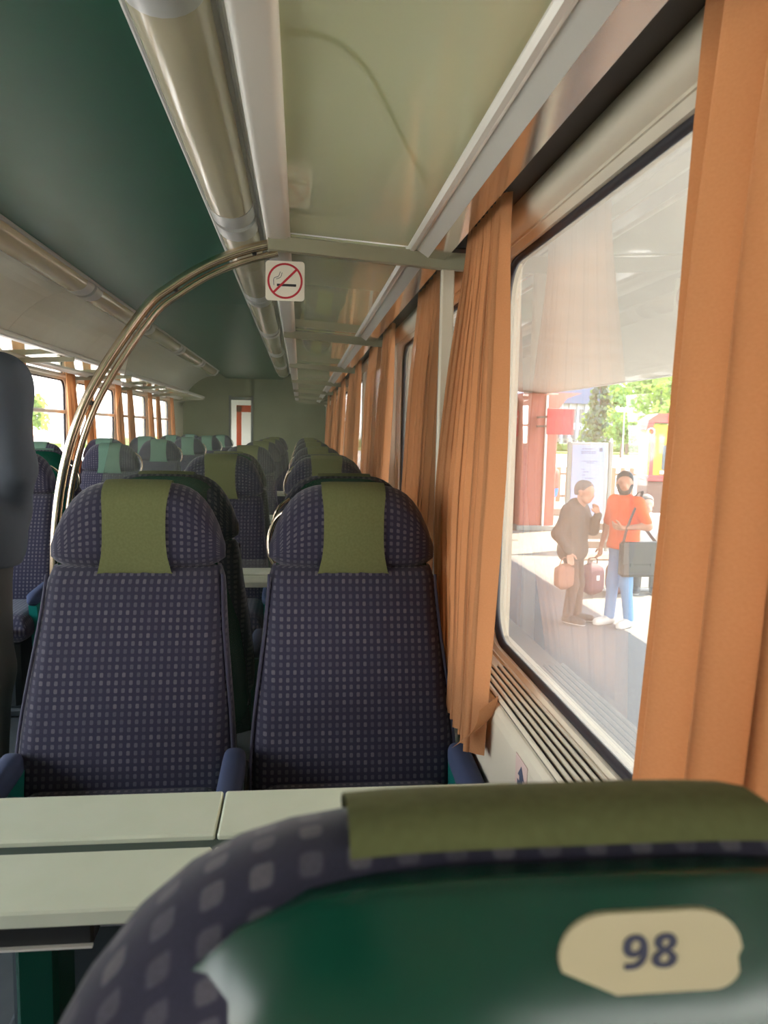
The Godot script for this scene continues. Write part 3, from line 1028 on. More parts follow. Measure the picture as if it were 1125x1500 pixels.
# ------------------------------------------------------------------ glass partition with arch and sign
func partition() -> void:
	var Z := -2.16
	var p := thing("glass_partition", "glass partition under a curved chrome arch behind the facing seats", "partition", Vector3(-0.6, 0, Z))
	var tx := Transform3D(Basis(), -p.position)
	var arc := [Vector3(-0.672, 0.0, Z), Vector3(-0.670, 0.6, Z), Vector3(-0.665, 0.9, Z), Vector3(-0.650, 1.09, Z), Vector3(-0.612, 1.26, Z), Vector3(-0.545, 1.418, Z), Vector3(-0.418, 1.608, Z), Vector3(-0.342, 1.675, Z), Vector3(-0.258, 1.729, Z), Vector3(-0.165, 1.77, Z), Vector3(-0.072, 1.797, Z)]
	var b := B.new(); b.xf = tx
	var sp := smooth(arc, 6)
	b.tube(sp, 0.0135, 12)
	put("arch_tube", b, mt.chrome, p)
	b = B.new(); b.xf = tx
	var inner := []
	for i in sp.size():
		var t: Vector3 = (sp[mini(i + 1, sp.size() - 1)] - sp[maxi(i - 1, 0)]).normalized()
		inner.append(sp[i] + Vector3(t.y, -t.x, 0) * 0.027 + Vector3(0, 0, -0.004))
	b.tube(inner, 0.0095, 10)
	put("glazing_bead", b, mt.chrome, p)
	b = B.new(); b.xf = tx
	for i in range(0, sp.size(), 14):
		if sp[i].y > 1.0:
			b.box(sp[i].lerp(inner[i], 0.5), Vector3(0.012, 0.012, 0.012), 0.002)
	put("bead_clip", b, mt.steel_dark, p)
	b = B.new(); b.xf = tx
	b.prism(PackedVector2Array([Vector2(-0.60, 0.35), Vector2(-0.575, 1.0), Vector2(-0.536, 1.147), Vector2(-0.446, 1.545), Vector2(-0.33, 1.655), Vector2(-0.21, 1.73), Vector2(-0.06, 1.785), Vector2(0.40, 1.76), Vector2(0.40, 0.35)]), func(q: Vector2, d: float): return Vector3(q.x, q.y, d), Z - 0.0025, Z + 0.0025)
	put("glass_pane", b, mt.partition_glass, p)
	b = B.new(); b.xf = tx
	b.box(Vector3(0.402, 0.90, Z), Vector3(0.036, 1.72, 0.03), 0.004)
	put("wall_post", b, mt.wall_beige, p)
	# no smoking sign on the glass
	var s := thing("no_smoking_sign", "square white no smoking sticker on the glass below the arch", "sign", Vector3(-0.0445, 1.697, Z + 0.0032))
	b = B.new()
	b.prism(rr(0.0525, 0.0525, 0.009, 4), func(q: Vector2, d: float): return Vector3(q.x, q.y, d), 0.0, 0.0006)
	put("sheet", b, mt.sticker_white, s)
	b = B.new()
	for i in 40:
		var a0 := TAU * i / 40.0; var a1 := TAU * (i + 1) / 40.0
		for h in [[0.0008, 1]]:
			b.quad(Vector3(0.042 * cos(a0), 0.042 * sin(a0), 0.0012), Vector3(0.042 * cos(a1), 0.042 * sin(a1), 0.0012), Vector3(0.0475 * cos(a1), 0.0475 * sin(a1), 0.0012), Vector3(0.0475 * cos(a0), 0.0475 * sin(a0), 0.0012))
	var dg := Vector2(1, 1).normalized()
	var nn := Vector2(-dg.y, dg.x) * 0.003
	var e := dg * 0.044
	b.quad(Vector3(-e.x - nn.x, -e.y - nn.y, 0.0014), Vector3(e.x - nn.x, e.y - nn.y, 0.0014), Vector3(e.x + nn.x, e.y + nn.y, 0.0014), Vector3(-e.x + nn.x, -e.y + nn.y, 0.0014))
	put("prohibition_ring", b, mt.sticker_red, s)
	b = B.new()
	b.box(Vector3(0.004, -0.011, 0.001), Vector3(0.052, 0.0065, 0.0004))
	put("cigarette_print", b, mt.sticker_black, s)
	b = B.new()
	b.tube(smooth([Vector3(-0.03, -0.012, 0.0009), Vector3(-0.03, 0.006, 0.0009), Vector3(-0.018, 0.012, 0.0009), Vector3(-0.013, 0.024, 0.0009)], 5), 0.0008, 5)
	b.tube(smooth([Vector3(-0.024, 0.004, 0.0009), Vector3(-0.012, 0.010, 0.0009), Vector3(-0.008, 0.022, 0.0009)], 5), 0.0007, 5)
	put("smoke_print", b, mt.print_grey, s)

# ------------------------------------------------------------------ curtains
func curtain(called: String, label: String, m: Material, side: int, top: Vector2, mid: Vector2, bot: Vector2, y1: float, y0: float, pleats: int, amp: float, x := 0.447, seed_ := 1, tie := false, lean := 0.05) -> Node3D:
	var zc := (top.x + top.y) * 0.5
	var n := thing(called, label, "curtain", Vector3(mx(x, side), y0, zc), 0, "orange window curtains")
	var r := RandomNumberGenerator.new()
	r.seed = seed_
	var ph := []
	for i in pleats + 1: ph.append([r.randf_range(-0.3, 0.3), r.randf_range(0.55, 1.25)])
	var b := B.new()
	b.sheet(pleats * 12, 18, func(u: float, v: float) -> Vector3:
		var y := lerpf(y1, y0, v)
		var a: Vector2 = top.lerp(mid, smoothstep(0.0, 0.55, v)).lerp(bot, smoothstep(0.55, 1.0, v))
		var f := u * pleats
		var i := mini(int(f), pleats - 1)
		var w: float = lerpf(ph[i][1], ph[i + 1][1], f - i)
		var q: float = f + lerpf(ph[i][0], ph[i + 1][0], f - i) * 0.5
		var am: float = amp * w * (0.55 + 0.45 * smoothstep(0.0, 0.3, v))
		var z := lerpf(a.x, a.y, u) + 0.35 * am * sin(TAU * q * 2.0 + 0.6)
		return Vector3((am * sin(TAU * q) - lean * v) * side, y - y0, z - zc))
	put("cloth", b, m, n)
	b = B.new()
	for i in pleats:
		var z := lerpf(top.x, top.y, (i + 0.5) / pleats) - zc
		b.ring([Vector3(0, y1 - y0 + 0.022, z), Vector3(0.0, y1 - y0 + 0.012, z + 0.010), Vector3(0, y1 - y0 + 0.002, z), Vector3(0, y1 - y0 + 0.012, z - 0.010)], 0.002, 5)
	put("hooks", b, mt.grey_metal, n)
	if tie:
		b = B.new()
		b.sheet(16, 2, func(u: float, v: float) -> Vector3:
			var p := Vector3(-0.030, 0.115, 0.275).lerp(Vector3(-0.085, 0.03, 0.265), u)
			p.x += 0.012 * sin(u * PI)
			p.z += 0.012 * sin(u * PI) + 0.010 * cos(v * PI)
			return p + Vector3(0.030, 0.020, 0.008) * (v - 0.5) * 1.4)
		put("tie_band", b, m, n)
	return n

func curtains() -> void:
	var ords := ["first", "second", "third", "fourth", "fifth", "sixth"]
	curtain("window_curtain", "large bright orange curtain hanging closest to the camera", mt.curtain_cloth, 1, Vector2(-0.862, -0.34), Vector2(-0.835, -0.33), Vector2(-0.825, -0.32), 1.80, 0.45, 5, 0.034, 0.440, 3, false, 0.075)
	curtain("window_curtain", "peach curtain with tie band between window and facing seats", mt.curtain_cloth, 1, Vector2(-1.98, -1.63), Vector2(-2.14, -1.535), Vector2(-1.95, -1.54), 1.80, 0.62, 9, 0.024, 0.428, 5, true)
	for k in range(1, 6):
		curtain("window_curtain", "brown shaded curtain just beyond the glass partition" if k == 1 else "curtain at the near edge of window %s behind the partition" % ords[k - 1], mt.curtain_cloth, 1, Vector2(-0.88, -0.27) - Vector2.ONE * PITCH * k, Vector2(-0.92, -0.27) - Vector2.ONE * PITCH * k, Vector2(-0.9, -0.3) - Vector2.ONE * PITCH * k, 1.80, 0.6, 8, 0.024, 0.435, 20 + k)
		curtain("window_curtain", "golden curtain at the far edge of window %s behind the partition" % ords[k - 1], mt.curtain_cloth, 1, Vector2(-2.06, -1.62) - Vector2.ONE * PITCH * k, Vector2(-2.1, -1.60) - Vector2.ONE * PITCH * k, Vector2(-2.05, -1.65) - Vector2.ONE * PITCH * k, 1.80, 0.6, 9, 0.026, 0.43, 40 + k)
	for k in range(2, 7):
		curtain("window_curtain", "orange curtain at the far edge of the far-side window, %s visible" % ords[k - 2], mt.curtain_cloth, -1, Vector2(-2.04, -1.74) - Vector2.ONE * PITCH * k, Vector2(-2.06, -1.72) - Vector2.ONE * PITCH * k, Vector2(-2.05, -1.75) - Vector2.ONE * PITCH * k, 1.80, 0.6, 6, 0.022, 0.435, 60 + k)
		curtain("window_curtain", "curtain at the near edge of the far-side window, %s visible" % ords[k - 2], mt.curtain_cloth, -1, Vector2(-0.66, -0.40) - Vector2.ONE * PITCH * k, Vector2(-0.68, -0.38) - Vector2.ONE * PITCH * k, Vector2(-0.66, -0.4) - Vector2.ONE * PITCH * k, 1.80, 0.6, 6, 0.022, 0.435, 80 + k)
	# coat hook on the pillar
	var h := thing("coat_hook", "small metal hook on the window pillar beside the peach curtain", "hook", Vector3(0.488, 1.68, -2.2))
	var b := B.new()
	b.box(Vector3(0.004, 0, 0), Vector3(0.008, 0.04, 0.02), 0.002)
	put("plate", b, mt.alu, h)
	b = B.new()
	b.tube(smooth([Vector3(0, 0.005, 0), Vector3(-0.02, -0.008, 0), Vector3(-0.03, 0.004, 0), Vector3(-0.03, 0.016, 0)], 4), 0.004, 8)
	put("hook_arm", b, mt.alu, h)

# ------------------------------------------------------------------ station platform
func platform() -> void:
	var b := B.new()
	b.box(Vector3(2.35, PLAT - 0.15, -14), Vector3(2.9, 0.3, 52))
	put("ground_platform_asphalt", b, mt.asphalt, null, "structure")
	b = B.new()
	b.box(Vector3(7.9, PLAT - 0.15, -14), Vector3(8.2, 0.3, 52))
	put("ground_platform_paving", b, mt.paving, null, "structure")
	b = B.new()
	b.box(Vector3(0, PLAT - 0.55, -60), Vector3(400, 0.3, 420))
	put("ground_yard", b, mt.gravel, null, "structure")
	# canopy
	b = B.new()
	b.prism(PackedVector2Array([Vector2(5.45, 2.20), Vector2(0.95, 2.75), Vector2(0.95, 2.85), Vector2(5.45, 2.34)]), func(p: Vector2, d: float): return Vector3(p.x, p.y, d), 8.0, -17.6)
	b.box(Vector3(5.45, 2.25, -4.8), Vector3(0.05, 0.14, 25.6), 0.005)
	tag(put("platform_canopy", b, mt.canopy_white), "wide pale canopy roof over the station platform", "canopy")
	# red pillar with drain pipe and bracket
	var p := thing("station_pillar", "salmon red pillar with pale drain pipe under the canopy", "pillar", Vector3(5.35, PLAT, -17.2))
	b = B.new()
	b.box(Vector3(0, 1.55, 0), Vector3(0.82, 3.1, 0.6), 0.02)
	put("shaft", b, mt.pillar_red, p)
	b = B.new()
	b.prism(PackedVector2Array([Vector2(0.40, 2.72), Vector2(0.62, 3.0), Vector2(0.95, 3.12), Vector2(0.40, 3.12)]), func(q: Vector2, d: float): return Vector3(q.x, q.y, d), -0.25, 0.25)
	put("bracket", b, mt.pillar_red, p)
	b = B.new()
	b.tube([Vector3(0.13, 0, 0.33), Vector3(0.13, 3.05, 0.33)], 0.03, 10)
	put("drain_pipe", b, mt.white_paint, p)
	b = B.new()
	b.box(Vector3(-0.02, 0.06, 0.02), Vector3(0.9, 0.12, 0.68), 0.01)
	put("plinth", b, mt.grey_post, p)
	# red board
	var rs := thing("red_board", "plain red board fixed to the salmon pillar", "sign", Vector3(5.50, 1.56, -16.0))
	b = B.new()
	b.box(Vector3.ZERO, Vector3(0.58, 0.55, 0.05), 0.006)
	put("panel", b, mt.banner_red, rs)
	b = B.new()
	b.box(Vector3(-0.22, 0.1, -0.45), Vector3(0.04, 0.04, 0.88))
	b.box(Vector3(-0.22, -0.1, -0.45), Vector3(0.04, 0.04, 0.88))
	put("arms", b, mt.grey_post, rs)
	# grey kiosk with red white sign beside the pillar
	var ks := thing("shutter_kiosk", "grey shuttered stall with red and white sign beside the pillar", "kiosk", Vector3(4.3, PLAT, -17.3))
	b = B.new()
	b.box(Vector3(0, 1.5, -0.4), Vector3(1.25, 3.0, 0.9), 0.01)
	put("body", b, mt.pillar_red, ks)
	for i in 8:
		b = B.new()
		b.box(Vector3(-0.03, 0.25 + 0.22 * i, 0.065), Vector3(1.0, 0.212, 0.03), 0.012)
		put("shutter_slat", b, mt.grey_metal, ks)
	b = B.new()
	b.prism(PackedVector2Array([Vector2(-0.5, 2.13), Vector2(0.62, 2.13), Vector2(0.62, 2.70), Vector2(0.45, 2.76), Vector2(-0.5, 2.76)]), func(q: Vector2, d: float): return Vector3(q.x, q.y, d), 0.08, 0.16)
	var sg := put("red_sign", b, mt.banner_red, ks)
	b = B.new()
	for poly in [PackedVector2Array([Vector2(0.0, 2.24), Vector2(0.50, 2.24), Vector2(0.54, 2.30), Vector2(0.40, 2.34), Vector2(0.14, 2.36), Vector2(0.0, 2.30)]), PackedVector2Array([Vector2(0.34, 2.34), Vector2(0.42, 2.34), Vector2(0.60, 2.58), Vector2(0.50, 2.58)]), PackedVector2Array([Vector2(0.36, 2.50), Vector2(0.46, 2.53), Vector2(0.50, 2.58), Vector2(0.40, 2.57)]), PackedVector2Array([Vector2(0.50, 2.30), Vector2(0.55, 2.33), Vector2(0.58, 2.45), Vector2(0.54, 2.43)]), PackedVector2Array([Vector2(0.1, 2.78), Vector2(0.38, 2.78), Vector2(0.30, 2.83), Vector2(0.18, 2.83)])]:
		b.prism(poly, func(q: Vector2, d: float): return Vector3(q.x, q.y, d), 0.155, 0.168)
	put("white_swirl", b, mt.white_paint, sg)
	# timetable board
	var tb := thing("timetable_board", "pale blue timetable board in a grey post frame", "notice board", Vector3(5.40, PLAT, -14.0), -0.15)
	b = B.new()
	b.box(Vector3(0, 1.32, 0), Vector3(0.70, 1.46, 0.05), 0.006)
	put("panel", b, mt.grey_metal, tb)
	b = B.new()
	b.box(Vector3(-0.02, 1.31, 0.03), Vector3(0.60, 1.38, 0.012), 0.002)
	var pg := put("timetable_sheet", b, mt.paper_blue, tb)
	b = B.new()
	var lr := RandomNumberGenerator.new()
	lr.seed = 5
	for row in [[1.93, 0.20, -0.04], [1.88, 0.26, -0.03], [1.85, 0.24, -0.03], [1.70, 0.28, 0.0], [1.67, 0.14, 0.02], [1.55, 0.05, -0.12], [1.50, 0.1, -0.05], [1.44, 0.05, -0.1], [1.38, 0.13, 0.0], [1.30, 0.06, -0.1], [1.22, 0.16, 0.0], [1.1, 0.2, 0.0], [1.0, 0.14, -0.04]]:
		var x0: float = row[2] - row[1] * 0.5
		while x0 < row[2] + row[1] * 0.5:
			var w := lr.randf_range(0.015, 0.05)
			b.box(Vector3(x0 + w * 0.5, row[0], 0.037), Vector3(w, 0.014, 0.002))
			x0 += w + 0.012
	b.box(Vector3(0.21, 1.92, 0.037), Vector3(0.06, 0.07, 0.002))
	put("printed_lines", b, mt.print_grey, pg)
	for x in [-0.37, 0.40]:
		b = B.new()
		b.box(Vector3(x, 1.03 if x > 0 else 1.0, 0), Vector3(0.07, 2.1, 0.07), 0.01)
		var po := put("post", b, mt.grey_post, tb)
		b = B.new()
		b.tube([Vector3(x, 2.06, 0), Vector3(x, 2.14, 0)], 0.04, 10, 1, 0.015)
		put("finial", b, mt.white_paint, po)
	# litter bin
	var bn := thing("litter_bin", "brown litter bin on a post with a blue bag", "litter bin", Vector3(6.36, PLAT, -18.9))
	b = B.new()
	b.tube([Vector3(-0.1, 0, 0), Vector3(-0.1, 1.0, 0)], 0.025, 8)
	put("post", b, mt.grey_post, bn)
	b = B.new()
	b.tube([Vector3(0, 0.83, 0), Vector3(0, 0.9, 0), Vector3(0, 1.15, 0), Vector3(0, 1.28, 0)], 0.17, 16)
	b.tube([Vector3(0, 1.28, 0), Vector3(0, 1.34, 0)], 0.17, 16, 1, 0.08)
	put("bin_body", b, mt.bin_brown, bn)
	b = B.new()
	b.tube([Vector3(0, 0.62, 0), Vector3(0, 0.70, 0), Vector3(0, 0.86, 0)], 0.12, 14, 1, 0.165)
	put("blue_bag", b, mt.bag_blue, bn)
	# bench across the platform
	var be := thing("platform_bench", "slatted bench behind the man in the orange shirt", "bench", Vector3(4.62, PLAT, -10.6))
	for i in 4:
		b = B.new()
		b.box(Vector3(0, 0.46, -0.02 + 0.11 * i), Vector3(1.35, 0.03, 0.09), 0.006)
		put("seat_slat", b, mt.bench_wood, be)
	for i in 3:
		b = B.new()
		b.box(Vector3(0, 0.60 + 0.13 * i, -0.12 - 0.03 * i), Vector3(1.35, 0.10, 0.03), 0.006)
		put("back_slat", b, mt.bench_wood, be)
	for x in [-0.55, 0.0, 0.55]:
		b = B.new()
		b.box(Vector3(x, 0.22, -0.02), Vector3(0.04, 0.44, 0.04), 0.004)
		b.box(Vector3(x, 0.22, 0.30), Vector3(0.04, 0.44, 0.04), 0.004)
		b.box(Vector3(x, 0.435, 0.14), Vector3(0.04, 0.03, 0.40), 0.004)
		b.xf = Transform3D(Basis(Vector3.RIGHT, -0.23), Vector3(x, 0.44, -0.08))
		b.box(Vector3(0, 0.23, 0), Vector3(0.04, 0.50, 0.03), 0.004)
		put("leg_frame", b, mt.grey_post, be)
	b = B.new()
	b.box(Vector3(0, 0.02, 0.30), Vector3(1.25, 0.03, 0.04), 0.004)
	put("foot_rail", b, mt.white_paint, be)
	# maroon bags
	for i in 2:
		var g := thing("travel_bag", ["dark maroon travel bag on the ground behind the older man", "dark maroon travel bag on the ground at the bench end beside the jeans"][i], "bag", Vector3([3.98, 4.36][i], PLAT, [-10.0, -10.05][i]), [0.2, -0.15][i], "maroon travel bags")
		b = B.new()
		var loops := []
		for j in 9:
			var t := j / 8.0
			var rnd := sqrt(maxf(0.08, 1.0 - pow(absf(t - 0.5) * 2.0, 5.0)))
			var L := PackedVector3Array()
			for q in rr(0.15 * rnd, 0.12 * rnd, 0.07 * rnd, 4): L.append(Vector3(q.x, 0.02 + 0.44 * t, q.y))
			loops.append(L)
		b.loft(loops)
		put("bag_body", b, mt.bag_maroon, g)
		b = B.new()
		b.tube(smooth([Vector3(-0.07, 0.43, 0), Vector3(-0.06, 0.52, 0), Vector3(0.06, 0.52, 0), Vector3(0.07, 0.43, 0)], 5), 0.01, 6)
		put("handle", b, mt.strap_dark, g)
		b = B.new()
		b.box(Vector3(0.02, 0.27, 0.118), Vector3(0.05, 0.07, 0.008), 0.003)
		put("badge", b, mt.white_paint, g)
	# low fence and kiosk stand behind
	var fe := thing("low_fence", "low brown wooden fence beyond the platform bench", "fence", Vector3(10.2, PLAT, -23.5))
	for i in 17:
		b = B.new()
		b.box(Vector3(-2.4 + 0.3 * i, 0.62, 0), Vector3(0.14, 1.1, 0.03), 0.005)
		put("plank", b, mt.fence_wood, fe)
	for y in [0.25, 0.95]:
		b = B.new()
		b.box(Vector3(0, y, -0.04), Vector3(5.1, 0.08, 0.04), 0.005)
		put("rail", b, mt.bench_wood, fe)
	b = B.new()
	b.box(Vector3(7.4, PLAT + 0.1, -20.2), Vector3(3.4, 0.2, 0.3), 0.02)
	tag(put("kerb_edging", b, mt.bench_wood), "dark kerb running across the sunlit paving", "kerb")
	var ki := thing("yellow_kiosk", "small yellow kiosk with red roof and grey lettering at the curtain edge", "kiosk", Vector3(10.62, PLAT, -20.3), -0.25)
	b = B.new()
	b.box(Vector3(0, 0.5, 0), Vector3(2.3, 1.0, 1.5), 0.02)
	put("base", b, mt.kiosk_brown, ki)
	b = B.new()
	b.box(Vector3(0, 1.75, -0.05), Vector3(2.3, 1.5, 1.4), 0.02)
	put("cabin", b, mt.kiosk_yellow, ki)
	b = B.new()
	b.box(Vector3(0, 1.06, 0.05), Vector3(2.36, 0.16, 1.56), 0.02)
	put("red_band", b, mt.kiosk_red, ki)
	b = B.new()
	var kp := PackedVector2Array([Vector2(-1.25, 2.35), Vector2(-1.2, 2.62), Vector2(-0.95, 2.80), Vector2(0.95, 2.80), Vector2(1.2, 2.62), Vector2(1.25, 2.35), Vector2(1.1, 2.35), Vector2(1.05, 2.55), Vector2(-1.05, 2.55), Vector2(-1.1, 2.35)])
	b.prism(kp, func(q: Vector2, d: float): return Vector3(q.x, q.y, d), -0.8, 0.78)
	put("roof", b, mt.kiosk_red, ki)
	b = B.new()
	b.box(Vector3(0.02, 1.62, 0.66), Vector3(1.60, 0.66, 0.03), 0.01)
	var kw := put("window", b, mt.dark_glass, ki)
	b = B.new()
	b.box(Vector3(0.02, 1.22, 0.69), Vector3(1.70, 0.1, 0.10), 0.01)
	put("counter", b, mt.white_paint, kw)
	for x in [-1.06, 1.06]:
		b = B.new()
		b.box(Vector3(x, 1.75, 0.68), Vector3(0.10, 1.35, 0.06), 0.01)
		put("corner_post", b, mt.kiosk_red, ki)
	var tm := TextMesh.new()
	tm.text = "AIR"
	var sf := SystemFont.new()
	sf.font_names = PackedStringArray(["Droid Sans"])
	sf.font_weight = 700
	tm.font = sf
	tm.font_size = 48
	tm.pixel_size = 0.0062
	tm.depth = 0.02
	var o := MeshInstance3D.new()
	o.mesh = tm
	o.material_override = mt.letter_grey
	o.name = "lettering"
	ki.add_child(o, true)
	o.position = Vector3(-0.42, 2.24, 0.665)
	b = B.new()
	var rp := []
	for i in 20: rp.append(Vector3(-1.13 + 0.09 * cos(TAU * i / 20.0), 2.30 + 0.10 * sin(TAU * i / 20.0), 0.80))
	b.ring(rp, 0.018, 6)
	put("round_emblem", b, mt.white_paint, ki)

# ------------------------------------------------------------------ people
func hand_bones(w: Vector3, dir: Vector3, side: Vector3, curl: float, sc := 1.0) -> Array:
	# w wrist, dir along the hand, side towards the thumb
	var nrm := dir.cross(side).normalized()
	var out := []
	for j in 4:
		var o := side * (0.028 - 0.019 * j) * sc
		out.append([w + o * 0.5, w + dir * 0.085 * sc + o, 0.014 * sc, 0.0115 * sc])
		var k0 := w + dir * 0.088 * sc + o
		var len: float = [0.068, 0.076, 0.070, 0.055][j] * sc
		var d1 := (dir + nrm * curl).normalized()
		var d2 := (dir + nrm * curl * 2.4).normalized()
		var k1 := k0 + d1 * len * 0.5
		out.append([k0, k1, 0.0095 * sc, 0.0088 * sc])
		out.append([k1, k1 + d2 * len * 0.5, 0.0088 * sc, 0.0075 * sc])
	var t0 := w + dir * 0.025 * sc + side * 0.026 * sc
	var t1 := t0 + (dir * 0.6 + side * 0.8 + nrm * 0.2).normalized() * 0.042 * sc
	out.append([t0, t1, 0.0125 * sc, 0.0105 * sc])
	out.append([t1, t1 + (dir * 0.9 + side * 0.35 + nrm * 0.3).normalized() * 0.032 * sc, 0.0105 * sc, 0.0085 * sc])
	return out

func head_parts(n: Node3D, skin: B, c: Vector3, yaw: float, pitch: float, skin_m: Material, hair_m: Material, beard: bool, bald: float) -> void:
	var B3 := Basis(Vector3.UP, yaw) * Basis(Vector3.RIGHT, pitch)
	var P := func(x: float, y: float, z: float) -> Vector3: return c + B3 * Vector3(x, y, z)
	var hb := [
		[P.call(0, 0.035, -0.02), P.call(0, 0.035, 0.02), 0.084, 0.080],
		[P.call(0, 0.0, 0.02), P.call(0, -0.05, 0.03), 0.072, 0.056],
		[P.call(-0.03, -0.075, 0.045), P.call(0.03, -0.075, 0.045), 0.036, 0.036],
		[P.call(0, -0.09, 0.058), P.call(0, -0.09, 0.058), 0.026, 0.026],
		[P.call(0, 0.018, 0.094), P.call(0, -0.022, 0.113), 0.009, 0.013],
		[P.call(-0.012, -0.026, 0.100), P.call(0.012, -0.026, 0.100), 0.010, 0.010],
		[P.call(-0.04, 0.034, 0.084), P.call(0.04, 0.034, 0.084), 0.013, 0.013],
		[P.call(-0.02, -0.052, 0.092), P.call(0.02, -0.052, 0.092), 0.010, 0.010],
		[P.call(-0.085, 0.01, -0.005), P.call(-0.092, -0.03, 0.0), 0.014, 0.009],
		[P.call(0.085, 0.01, -0.005), P.call(0.092, -0.03, 0.0), 0.014, 0.009],
		[P.call(0, -0.05, -0.015), P.call(0, -0.15, -0.03), 0.056, 0.058],
	]
	blob(skin, hb, 0.007, 0.012)
	# hair
	var h := B.new()
	var hh := [[P.call(0, 0.048, -0.028), P.call(0, 0.052, 0.012), 0.096 - bald * 0.006, 0.092 - bald * 0.006], [P.call(0, 0.0, -0.045), P.call(0, 0.02, -0.04), 0.078, 0.082]]
	if not beard: hh[0][2] -= 0.001
	blob(h, hh, 0.009, 0.012, [[P.call(0, 0.06, 0.062), (B3 * Vector3(0, -0.55, 0.85)).normalized()], [P.call(0, -0.03, -0.03), (B3 * Vector3(0, -1.0, 0.25)).normalized()]])
	put("hair", h, hair_m, n)
	if beard:
		h = B.new()
		blob(h, [[P.call(-0.062, -0.03, 0.025), P.call(-0.035, -0.078, 0.052), 0.034, 0.040], [P.call(0.062, -0.03, 0.025), P.call(0.035, -0.078, 0.052), 0.034, 0.040], [P.call(-0.02, -0.092, 0.062), P.call(0.02, -0.092, 0.062), 0.036, 0.036], [P.call(-0.022, -0.040, 0.096), P.call(0.022, -0.040, 0.096), 0.013, 0.013]], 0.007, 0.008)
		put("beard", h, hair_m, n)
	for s in [-1.0, 1.0]:
		h = B.new()
		blob(h, [[P.call(s * 0.032, 0.012, 0.086), P.call(s * 0.034, 0.012, 0.086), 0.0125, 0.0125]], 0.005, 0.004)
		put("eye", h, mt.eye_dark, n)
		h = B.new()
		blob(h, [[P.call(s * 0.016, 0.036, 0.099), P.call(s * 0.052, 0.036, 0.086), 0.006, 0.005]], 0.005, 0.004)
		put("eyebrow", h, hair_m, n)
	h = B.new()
	blob(h, [[P.call(-0.02, -0.056, 0.101), P.call(0.02, -0.056, 0.101), 0.006, 0.006]], 0.005, 0.004)
	put("mouth", h, mt.lip, n)

